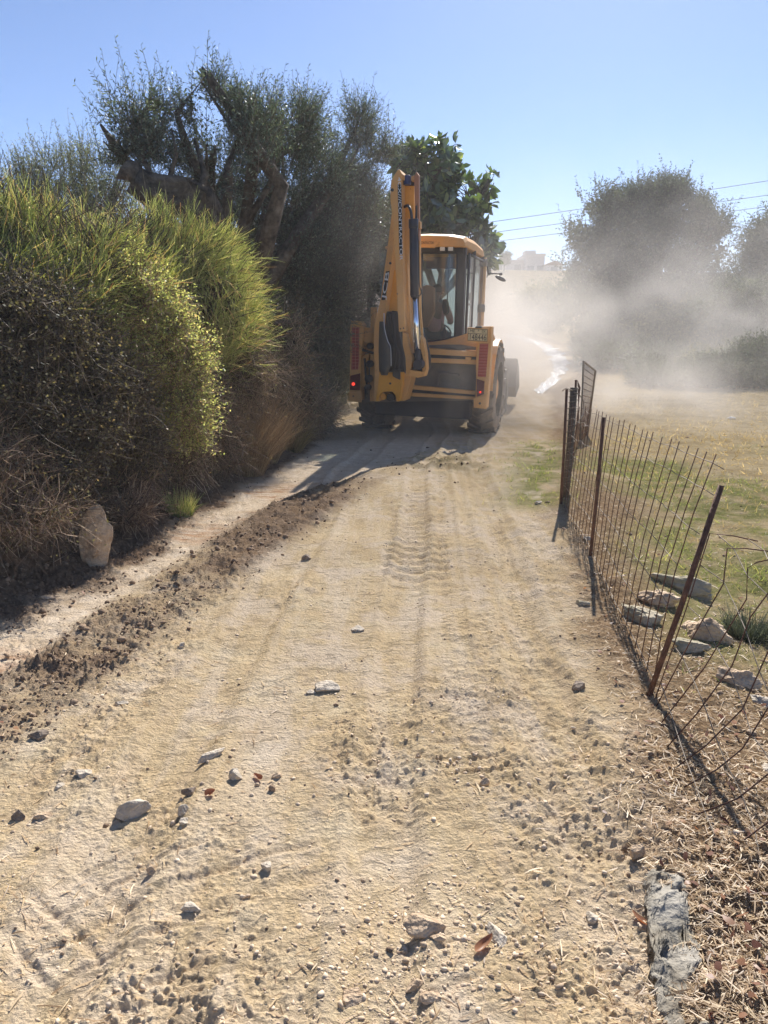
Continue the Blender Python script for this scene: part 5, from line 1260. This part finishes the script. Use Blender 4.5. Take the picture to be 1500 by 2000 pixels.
# fender, side and rear wheels
xw = lp(925, 700, .75)[0]
bm = bmesh.new()
for sx_, nm in ((1, 'r'), (-1, 'l')):
    x0 = .62 * sx_; x1 = 1.13 * sx_
    prev = None
    for k in range(13):
        a = math.pi * (k / 12) * .95 + .1; y = 1.0 + .78 * math.cos(a); z = .76 + .80 * math.sin(a)
        v = [bm.verts.new((min(x0, x1), y, z)), bm.verts.new((max(x0, x1), y, z)), bm.verts.new((max(x0, x1), y * .97 + .03, z - .04)), bm.verts.new((min(x0, x1), y * .97 + .03, z - .04))]
        if prev:
            for i in range(4): bm.faces.new((prev[i], prev[(i + 1) % 4], v[(i + 1) % 4], v[i]))
        prev = v
fin('fender', bm, YEL)
def wheel(x, y, r, w_, name='wheel'):
    bm = bmesh.new(); nseg = 48; prof = [(-.5, .62), (-.5, .86), (-.44, .95), (-.2, .985), (.2, .985), (.44, .95), (.5, .86), (.5, .62)]
    rg = [[bm.verts.new((x + w_ * a, y + r * b * math.cos(t), r + r * b * math.sin(t))) for a, b in prof] for t in [2 * math.pi * k / nseg for k in range(nseg)]]
    for k in range(nseg):
        for i in range(len(prof) - 1): bm.faces.new((rg[k][i], rg[k][i + 1], rg[(k + 1) % nseg][i + 1], rg[(k + 1) % nseg][i]))
    for k in range(20):      # lugs
        for s in (-1, 1):
            t = 2 * math.pi * (k + (.5 if s > 0 else 0)) / 20; ct, st_ = math.cos(t), math.sin(t); P = []
            for (a, dt) in ((.02, .13), (.5, -.05), (.5, -.14), (.02, .03)):
                for rr in (.97, 1.035): tt = t + dt; P.append(bm.verts.new((x + s * a * w_, y + r * rr * math.cos(tt), r + r * rr * math.sin(tt))))
            q = P
            for f in ((1, 3, 5, 7), (0, 1, 3, 2), (2, 3, 5, 4), (4, 5, 7, 6), (6, 7, 1, 0)): bm.faces.new([q[i] for i in f])
    o = fin(name, bm, RUB)
    bm = bmesh.new(); sgn = 1 if x > 0 else -1
    cyl(bm, (x - w_ * .3, y, r), (x + w_ * .3, y, r), r * .63, 28); cyl(bm, (x + sgn * w_ * .3, y, r), (x + sgn * w_ * .42, y, r), r * .22, 16); fin('rim', bm, YEL, o, .01)
    return o
wheel(.93, 1.0, .74, .44); wheel(-.93, 1.0, .74, .44); wheel(.86, 3.15, .50, .34); wheel(-.86, 3.15, .50, .34)
bm = bmesh.new(); boxb(bm, -.55, .55, .2, 1.9, .45, .86); boxb(bm, -.7, .7, .92, 1.08, .55, .85); boxb(bm, -.4, .4, 1.9, 3.6, .45, .75); boxb(bm, -.7, .7, 3.05, 3.25, .42, .58); boxb(bm, -.8, .8, .2, .36, .3, .7); fin('chassis', bm, DRK, None, .02)
bm = bmesh.new(); prism(bm, [(-.42, .75), (.42, .75), (.42, 1.35), (.36, 1.42), (-.36, 1.42), (-.42, 1.35)], 2.3, 3.95); fin('bonnet', bm, YEL, None, .03)
bm = bmesh.new()
for s in (-1, 1):
    x = .62 * s
    V = [(2.0, 1.15), (2.25, 1.28), (3.3, 1.25), (4.15, .80), (4.3, .60), (4.2, .5), (3.2, 1.03), (2.2, 1.08)]
    a = [bm.verts.new((x - .05, y, z)) for y, z in V]; b = [bm.verts.new((x + .05, y, z)) for y, z in V]; bm.faces.new(a); bm.faces.new(b[::-1])
    for i in range(len(V)): bm.faces.new((a[i], b[i], b[(i + 1) % len(V)], a[(i + 1) % len(V)]))
fin('loader_arm', bm, YEL, None, .01)
bm = bmesh.new(); V = [(4.3, 1.12), (4.22, .55), (4.4, .32), (5.1, .50), (5.1, .53), (4.46, .37), (4.30, .58), (4.36, 1.12)]
for (x0, x1) in ((-1.12, 1.12),):
    a = [bm.verts.new((x0, y, z)) for y, z in V]; b = [bm.verts.new((x1, y, z)) for y, z in V]; bm.faces.new(a); bm.faces.new(b[::-1])
    for i in range(len(V)): bm.faces.new((a[i], b[i], b[(i + 1) % len(V)], a[(i + 1) % len(V)]))
for x in (-1.12, 1.08):
    V2 = [(4.3, 1.12), (4.24, .55), (4.41, .335), (5.08, .52), (4.75, .9)]
    a = [bm.verts.new((x, y, z)) for y, z in V2]; b = [bm.verts.new((x + .04, y, z)) for y, z in V2]; bm.faces.new(a); bm.faces.new(b[::-1])
    for i in range(5): bm.faces.new((a[i], b[i], b[(i + 1) % 5], a[(i + 1) % 5]))
fin('front_bucket', bm, GRY, None, .008)
bm = bmesh.new(); x, z = lp(962, 664, .9); bmesh.ops.create_uvsphere(bm, u_segments=14, v_segments=10, radius=1)
bmesh.ops.transform(bm, matrix=Matrix.Translation((x - .02, .9, z)) @ Matrix.Diagonal((.06, .1, .11, 1)), verts=bm.verts); fin('fuel_cap', bm, YEL, None, 0, True)
bm = bmesh.new(); boxb(bm, .96, 1.12, 1.8, 2.3, .5, .56); boxb(bm, .96, 1.12, 1.8, 2.3, .8, .85); boxb(bm, .72, 1.1, 1.75, 2.5, .55, 1.0); fin('step', bm, GRY, None, .01)

# --- swing post, boom, dipper, bucket
kp = pp('kingpost', [[(741, 727), (786, 727), (786, 745), (783, 765), (780, 784), (774, 784), (772, 772), (766, 765), (748, 765), (741, 772), (738, 784), (733, 784), (737, 760)]], -.62, -.46, YEL2, None, .008)
pp('kingpost', [(733, 620), (741, 620), (741, 784), (731, 784)], -.60, -.14, YEL, kp, .006)
pp('kingpost', [(780, 726), (803, 734), (799, 752), (790, 783), (781, 783)], -.50, -.12, YEL, kp, .006)
bm = bmesh.new(); a = l3(762, 749, -.628); cyl(bm, a, (a[0], -.61, a[2]), .017, 12); fin('bolt', bm, DRK, kp)
bm = bmesh.new(); a = l3(748, 775, -.5); cyl(bm, a, (a[0], -.2, a[2]), .05, 12); fin('swing_pin', bm, YEL2, kp); bm = bmesh.new(); a = l3(762, 776, -.45); cyl(bm, a, (a[0], -.2, a[2]), .06, 12); fin('swing_pin', bm, DRK, kp)
bo = pp('boom', [(770, 380), (762, 440), (757, 480), (750, 530), (744, 580), (738, 606), (730, 640), (730, 700), (740, 740), (744, 660), (752, 610), (757, 570), (762, 530), (769, 480), (778, 380)], -.62, -.22, YEL, None, .008)
pp('web_plate', [(763, 530), (778, 525), (776, 608), (755, 606), (758, 570)], -.40, -.37, YEL2, bo, .004)
pp('boom', [(790, 380), (812, 380), (812, 520), (806, 640), (792, 640), (776, 610), (772, 520)], -.36, -.14, YEL, bo, .006)
pp('decal', [(754, 530), (761, 529), (752, 586), (745, 586)], -.628, -.622, BLK, bo, 0)
a = Vector(l3(753.3, 557, -.632)); b = Vector(l3(757.3, 530, -.632)); c = Vector(l3(749, 586, -.632)); d = b - c
text('lettering', 'JCB', a, d, (-d.z, 0, d.x), .085, WHT, bo, .001, .40)
# dark greasy hollow with hoses and the curled bucket plate
pp('hose_box', [(754, 608), (777, 610), (780, 650), (788, 690), (790, 735), (744, 732), (742, 660), (748, 622)], -.50, -.40, DRK, bo, .01)
bm = bmesh.new(); V = []
for k in range(11):
    t = k / 10; py = 628 + t * 105; w0 = 741 - 1.5 * math.sin(t * math.pi) + (4 if t > .9 else 0); w1 = np.interp(t, [0, .3, .55, .8, 1], [749, 756, 763, 764, 757])
    row = []
    for j in range(7):
        u = j / 6; px = w0 + (w1 - w0) * u; row.append(bm.verts.new(l3(px, py, -.62 - .16 * math.sin(u * math.pi * .75))))
    V.append(row)
for k in range(10):
    for j in range(6): bm.faces.new((V[k][j], V[k][j + 1], V[k + 1][j + 1], V[k + 1][j]))
o = fin('curved_guard', bm, paint('guard_slate', (.028, .042, .05), .22, .5, (.01, .01, .01)), bo, 0, True); so_m = o.modifiers.new('thick', 'SOLIDIFY'); so_m.thickness = .02
def hose(name, pts, r, mat, par):
    P = [Vector(l3(*q)) for q in pts]; out = []
    for i in range(len(P) - 1):
        p0 = P[max(0, i - 1)]; p1 = P[i]; p2 = P[i + 1]; p3 = P[min(len(P) - 1, i + 2)]
        for k in range(6):
            t = k / 6; out.append(tuple(.5 * ((2 * p1) + (-p0 + p2) * t + (2 * p0 - 5 * p1 + 4 * p2 - p3) * t * t + (-p0 + 3 * p1 - 3 * p2 + p3) * t ** 3)))
    out.append(tuple(P[-1])); return tubes_obj(name, [tube(out, [r] * len(out), 8)], mat, par)
hose('hydraulic_hose', [(750, 612, -.7), (751, 640, -.8), (757, 665, -.83), (763, 680, -.82), (764, 715, -.8)], .006, WHT, bo)
for k, (x0, x1) in enumerate(((762, 768), (768, 774), (757, 779))):
    hose('hydraulic_hose', [(x0, 612, -.52), (x0 + 2, 650, -.56), (x1, 690, -.58), (x1 - 3, 732, -.52)], .02, DRK, bo)
pp('hose_box', [(766, 722), (781, 722), (781, 742), (772, 738), (767, 735)], -.66, -.60, DRK, bo, .006)
# dipper: two side plates, inner plate, pins
dp = pp('dipper', [(777, 331), (780, 330), (784, 338), (785, 400), (787, 520), (791, 640), (792, 647), (779, 648), (774, 560), (768, 440), (762, 388), (764, 352), (770, 342)], -1.18, -.86, YEL, None, .008)
pp('dipper', [(809, 344), (813, 335), (818, 342), (818, 395), (819, 470), (813, 470), (811, 400), (809, 362)], -1.18, -1.10, paint('rusty_yellow', (.33, .12, .05), .3), dp, .006)
pp('dipper', [(784, 338), (790, 343), (790, 352), (784, 352)], -1.12, -1.0, YEL, dp, .006); pp('dipper', [(803, 345), (810, 342), (810, 353), (803, 353)], -1.12, -1.0, YEL, dp, .006)
pp('web_plate', [(787, 363), (809, 363), (808, 440), (803, 470), (796, 470), (788, 430)], -.98, -.94, YEL2, dp, .004)
pp('dipper', [(785, 352), (812, 352), (812, 363), (785, 363)], -.97, -.93, DRK, dp, 0)
bm = bmesh.new(); cyl(bm, l3(795.5, 343, -1.06), l3(795.5, 361, -1.06), .052, 20); fin('hose_guide', bm, BLUEP, dp, .004, False)
pp('dipper', [(786, 430), (798, 425), (800, 480), (796, 520), (800, 600), (806, 690), (800, 722), (792, 700), (789, 640), (787, 540)], -1.02, -.90, YEL, dp, .006)
pp('decal', [(776.5, 360), (783.5, 360), (785, 420), (786, 497), (780, 497), (778, 420)], -1.187, -1.181, BLK, dp, 0)
a = Vector(l3(781.5, 428, -1.192)); b = Vector(l3(779.8, 360, -1.192)); c = Vector(l3(783.2, 497, -1.192)); d = c - b
text('lettering', '4CX///CONTRACTOR', a, d, (-d.z, 0, d.x), .062, WHT, dp, .001, 1.08)
for (px, py, r) in ((766, 371, .022), (762, 514, .018), (782, 642, .010), (788, 641, .010), (776, 574, .008)):
    bm = bmesh.new(); y_ = -.63 if py == 514 else -1.19; a = l3(px, py, y_); cyl(bm, a, (a[0], y_ + .02, a[2]), r, 12); fin('bolt', bm, DRK, dp)
# linkage nose at the lower end
nz_ = pp('linkage', [(786, 648), (794, 652), (800, 680), (806, 700), (804, 712), (800, 735), (793, 735), (792, 700), (786, 672)], -1.16, -.98, YEL, dp, .008)
pp('linkage', [(800, 722), (826, 726), (832, 722), (829, 735), (816, 738), (800, 734)], -1.20, -1.02, YEL, dp, .008)
pp('linkage', [(821, 655), (826, 662), (831, 690), (833, 720), (830, 733), (824, 733), (826, 700), (821, 680)], -1.16, -.98, YEL, dp, .006)
pp('linkage', [(802, 690), (828, 690), (826, 724), (802, 722)], -1.04, -.99, DRK, dp, .004)
hose('curved_guard', [(824, 650, -.9), (832, 672, -.9), (838, 700, -.9), (836, 722, -.9)], .028, DRK, dp)
# cylinder and chrome rod
bm = bmesh.new(); cyl(bm, l3(808, 436, -1.26), l3(809.5, 578, -1.26), .060, 28); cyl(bm, l3(807.5, 428, -1.26), l3(808, 446, -1.26), .067, 24); cyl(bm, l3(809.2, 572, -1.26), l3(809.6, 581, -1.26), .052, 24); cy = fin('hydraulic_cylinder', bm, BLU, None, .006, False)
for p_ in cy.data.polygons: p_.use_smooth = len(p_.vertices) == 4
bm = bmesh.new(); cyl(bm, l3(809.6, 578, -1.26), l3(815.5, 686, -1.26), .036, 24); q = fin('piston_rod', bm, CHR, cy, 0, True)
bm = bmesh.new(); cyl(bm, l3(815.4, 683, -1.26), l3(816.2, 706, -1.26), .042, 20); a = l3(816, 712, -1.34); cyl(bm, a, (a[0], -1.1, a[2]), .07, 20); fin('rod_eye', bm, BLU, cy, .006)
hose('hydraulic_hose', [(790, 404, -1.05), (797, 402, -1.2), (802, 411, -1.28), (804, 424, -1.3), (804, 436, -1.3)], .020, DRK, cy)
hose('hydraulic_hose', [(813, 440, -1.33), (817, 470, -1.34), (818, 520, -1.34), (819, 555, -1.34), (823, 570, -1.3), (819, 578, -1.3), (815, 574, -1.3)], .007, DRK, cy)
hose('hydraulic_hose', [(813, 402, -1.2), (813, 420, -1.24), (812, 436, -1.28)], .016, DRK, cy)
pp('linkage', [(816, 432), (821, 432), (821, 446), (816, 446)], -1.2, -1.1, YEL, dp, .004)
pp('linkage', [(818, 446), (820.5, 446), (822, 600), (826, 660), (822, 660), (818, 600)], -1.05, -1.0, YEL, dp, .002)
# left-hand mirror and lamp arm peeping out
pp('mirror', [(752, 482), (766, 474), (767, 478), (753, 487)], .9, 1.0, YEL, cab, .004)
pp('mirror', [(735, 540), (746, 535), (747, 543), (736, 548)], 1.4, 1.46, GRY, cab, .004)

# ------------------------------------------------------------------ driver in the seat
def driver():
    sx, _ = lp(852, 600, 1.1)
    zs = 1.54
    J = {'pel': (sx, 1.08, zs + .08), 'sp': (sx, 1.05, zs + .30), 'ch': (sx, 1.04, zs + .50), 'nk': (sx, 1.06, zs + .60), 'hd0': (sx, 1.08, zs + .66), 'hd': (sx + .005, 1.10, zs + .76), 'top': (sx + .005, 1.10, zs + .84)}
    for s, n_ in ((-1, 'l'), (1, 'r')):
        J['sh' + n_] = (sx + .19 * s, 1.04, zs + .50); J['el' + n_] = (sx + .25 * s, 1.20, zs + .27); J['wr' + n_] = (sx + .17 * s, 1.45, zs + .27); J['hip' + n_] = (sx + .10 * s, 1.12, zs + .06); J['kn' + n_] = (sx + .14 * s, 1.52, zs + .06); J['an' + n_] = (sx + .13 * s, 1.62, zs - .36); J['toe' + n_] = (sx + .14 * s, 1.78, zs - .39)
    def skin(name, chain, rad, mat, par, sub=2):
        me = bpy.data.meshes.new(name); keys = list(dict.fromkeys([k for e in chain for k in e]))
        me.from_pydata([J[k] for k in keys], [(keys.index(a), keys.index(b)) for a, b in chain], []); o = link(name, me, None, par)
        md = o.modifiers.new('skin', 'SKIN'); o.modifiers.new('sub', 'SUBSURF').levels = sub; o.modifiers['sub'].render_levels = sub
        for i, k in enumerate(keys): r = rad[k]; me.skin_vertices[0].data[i].radius = r if isinstance(r, tuple) else (r, r); me.skin_vertices[0].data[i].use_root = (i == 0)
        dg = bpy.context.evaluated_depsgraph_get(); m2 = bpy.data.meshes.new_from_object(o.evaluated_get(dg)); o.modifiers.clear(); o.data = m2
        m2.materials.clear(); m2.materials.append(mat); m2.polygons.foreach_set('use_smooth', np.ones(len(m2.polygons), bool)); return o
    pe = bpy.data.objects.new('person', None); COL.objects.link(pe); pe.matrix_world = MM
    tag(pe, 'driver in a pinkish shirt seen from behind through the cab window', 'person')
    skm = solid('skin', (.42, .24, .16), .5, .1, 6); sh = solid('pink_shirt', (.80, .40, .36), .8, .15, 7); hr = solid('dark_hair', (.02, .018, .02), .6, .2, 60); tr_ = solid('trousers', (.05, .06, .09), .8, .2, 9)
    body = skin('body', [('pel', 'sp'), ('sp', 'ch'), ('ch', 'nk'), ('nk', 'hd0'), ('hd0', 'hd'), ('hd', 'top'), ('ch', 'shl'), ('shl', 'ell'), ('ell', 'wrl'), ('ch', 'shr'), ('shr', 'elr'), ('elr', 'wrr'), ('pel', 'hipl'), ('hipl', 'knl'), ('knl', 'anl'), ('anl', 'toel'), ('pel', 'hipr'), ('hipr', 'knr'), ('knr', 'anr'), ('anr', 'toer')],
         {'pel': (.14, .11), 'sp': (.14, .10), 'ch': (.15, .105), 'nk': .055, 'hd0': .055, 'hd': (.078, .092), 'top': (.06, .07), **{k + s: v for s in 'lr' for k, v in (('sh', .06), ('el', .043), ('wr', .028), ('hip', .085), ('kn', .06), ('an', .042), ('toe', .04))}}, skm, pe)
    skin('shirt', [('pel', 'sp'), ('sp', 'ch'), ('ch', 'shl'), ('shl', 'ell'), ('ch', 'shr'), ('shr', 'elr')], {'pel': (.165, .125), 'sp': (.165, .12), 'ch': (.17, .125), 'shl': .075, 'shr': .075, 'ell': .056, 'elr': .056}, sh, pe)
    skin('trousers', [('pel', 'hipl'), ('hipl', 'knl'), ('knl', 'anl'), ('pel', 'hipr'), ('hipr', 'knr'), ('knr', 'anr')], {'pel': .13, 'hipl': .10, 'hipr': .10, 'knl': .072, 'knr': .072, 'anl': .055, 'anr': .055}, tr_, pe)
    bm = bmesh.new(); bmesh.ops.create_uvsphere(bm, u_segments=20, v_segments=14, radius=1)
    bmesh.ops.delete(bm, geom=[v for v in bm.verts if v.co.z < -.35 or (v.co.y > .55 and v.co.z < .35)], context='VERTS')
    bmesh.ops.transform(bm, matrix=Matrix.Translation(Vector(J['hd']) + Vector((0, -.01, .02))) @ Matrix.Diagonal((.092, .108, .112, 1)), verts=bm.verts); fin('hair', bm, hr, pe, 0, True)
    bm = bmesh.new()
    for s in (-1, 1): cyl(bm, (J['hd'][0] + s * .08, 1.10, J['hd'][2] - .03), (J['hd'][0] + s * .10, 1.09, J['hd'][2]), .022, 8)
    cyl(bm, (J['hd'][0], 1.18, J['hd'][2] - .03), (J['hd'][0], 1.22, J['hd'][2] - .05), .02, 8, .014); fin('ears', bm, skm, pe, 0, True)
    for s, n_ in ((-1, 'l'), (1, 'r')):
        w_ = Vector(J['wr' + n_]); bm = bmesh.new()
        cyl(bm, w_, w_ + Vector((-s * .005, .07, .02)), .032, 10, .036)
        for k in range(4):
            a = w_ + Vector(((k - 1.5) * .018, .07, .025)); L = (.05, .056, .052, .042)[k]; b = a + Vector((0, L * .7, .012)); c = b + Vector((0, L * .3, -.03)); cyl(bm, a, b, .0095, 8); cyl(bm, b, c, .009, 8, .007)
        a = w_ + Vector((-s * .03, .03, .01)); b = a + Vector((-s * .02, .035, .0)); cyl(bm, a, b, .011, 8); cyl(bm, b, b + Vector((0, .025, -.01)), .0095, 8, .008)
        fin('hand', bm, skm, pe, 0, True)
driver()

# ------------------------------------------------------------------ dust raised by the machine
def dust(name, label, lo, hi, blobs, ns, amp, col=(.80, .765, .735), aniso=.15, contrast=(.40, .62), det=4):
    bm = bmesh.new(); bmesh.ops.create_cube(bm, size=1); c = [(a + b) / 2 for a, b in zip(lo, hi)]; s = [b - a for a, b in zip(lo, hi)]
    bmesh.ops.transform(bm, matrix=Matrix.Translation(c) @ Matrix.Diagonal((*s, 1)), verts=bm.verts)
    me = bpy.data.meshes.new(name); bm.to_mesh(me); bm.free()
    m, n, out = newmat(name + '_volume'); L = n.links.new
    v = N(n, 'ShaderNodeVolumePrincipled'); v.inputs['Color'].default_value = (*col, 1); v.inputs['Anisotropy'].default_value = aniso
    tc = N(n, 'ShaderNodeTexCoord'); tot = None
    for (bx, by, bz, rx, ry, rz, a) in blobs:
        su = N(n, 'ShaderNodeVectorMath', operation='SUBTRACT'); L(tc.outputs['Object'], su.inputs[0]); su.inputs[1].default_value = (bx, by, bz)
        mu = N(n, 'ShaderNodeVectorMath', operation='MULTIPLY'); L(su.outputs[0], mu.inputs[0]); mu.inputs[1].default_value = (1 / rx, 1 / ry, 1 / rz)
        dt = N(n, 'ShaderNodeVectorMath', operation='DOT_PRODUCT'); L(mu.outputs[0], dt.inputs[0]); L(mu.outputs[0], dt.inputs[1])
        ex = N(n, 'ShaderNodeMath', operation='POWER'); ex.inputs[0].default_value = math.exp(-1); L(dt.outputs['Value'], ex.inputs[1])
        ml = N(n, 'ShaderNodeMath', operation='MULTIPLY_ADD'); L(ex.outputs[0], ml.inputs[0]); ml.inputs[1].default_value = a
        if tot is not None: L(tot, ml.inputs[2])
        else: ml.inputs[2].default_value = 0
        tot = ml.outputs[0]
    nz = N(n, 'ShaderNodeTexNoise'); nz.inputs['Scale'].default_value = ns; nz.inputs['Detail'].default_value = det; nz.inputs['Roughness'].default_value = .55; L(tc.outputs['Object'], nz.inputs['Vector'])
    mr = N(n, 'ShaderNodeMapRange'); L(nz.outputs[0], mr.inputs[0]); mr.inputs[1].default_value = contrast[0]; mr.inputs[2].default_value = contrast[1]; mr.inputs[3].default_value = 1 - amp; mr.inputs[4].default_value = 1 + amp
    fm = N(n, 'ShaderNodeMath', operation='MULTIPLY'); L(tot, fm.inputs[0]); L(mr.outputs[0], fm.inputs[1]); L(fm.outputs[0], v.inputs['Density']); L(v.outputs[0], out.inputs['Volume'])
    m.cycles.volume_sampling = 'MULTIPLE_IMPORTANCE'
    o = link(name, me, m); tag(o, label, 'dust', kind='stuff'); return o
dust('dust_cloud', 'pale dust cloud drifting from the machine over the right-hand field and trees', (-3, 10.6, -.3), (24, 50, 9),
     [(2.5, 17.0, 1.2, 1.1, 3.2, 1.5, .27), (3.0, 24, 1.7, 1.5, 4, 1.6, .05), (4.6, 19.5, 1.6, 1.3, 2.5, .9, .10), (10, 23, 2.2, 7.0, 3.4, 2.9, .050), (5.0, 15.2, .35, 2.1, 2.6, .75, .19), (.4, 12.9, .1, 1.9, 1.3, .7, .08), (9.8, 20.5, 1.3, 1.2, 1.6, 1.0, .24), (-1.0, 13, 1.2, 1.8, 2.2, 2.2, .05), (.6, 11.8, 1.0, 2.4, 1.0, 1.8, .035), (6.4, 18.5, .4, 1.2, 1.6, .6, .12), (7.0, 20, 2.4, 1.6, 2, .8, .07)], .62, 1.0)

# thin summer haze over everything: even density, sky outside
bm = bmesh.new(); bmesh.ops.create_cube(bm, size=1)
bmesh.ops.transform(bm, matrix=Matrix.Translation((0, 197.5, 11)) @ Matrix.Diagonal((2800, 455, 26, 1)), verts=bm.verts)
me = bpy.data.meshes.new('haze'); bm.to_mesh(me); bm.free()
m, n, out = newmat('haze_air'); v = N(n, 'ShaderNodeVolumePrincipled'); v.inputs['Color'].default_value = (.86, .88, .92, 1); v.inputs['Density'].default_value = .0017; v.inputs['Anisotropy'].default_value = .0
n.links.new(v.outputs[0], out.inputs['Volume']); o = link('haze', me, m); tag(o, 'thin pale summer haze over track, field and hill', 'haze', kind='stuff')
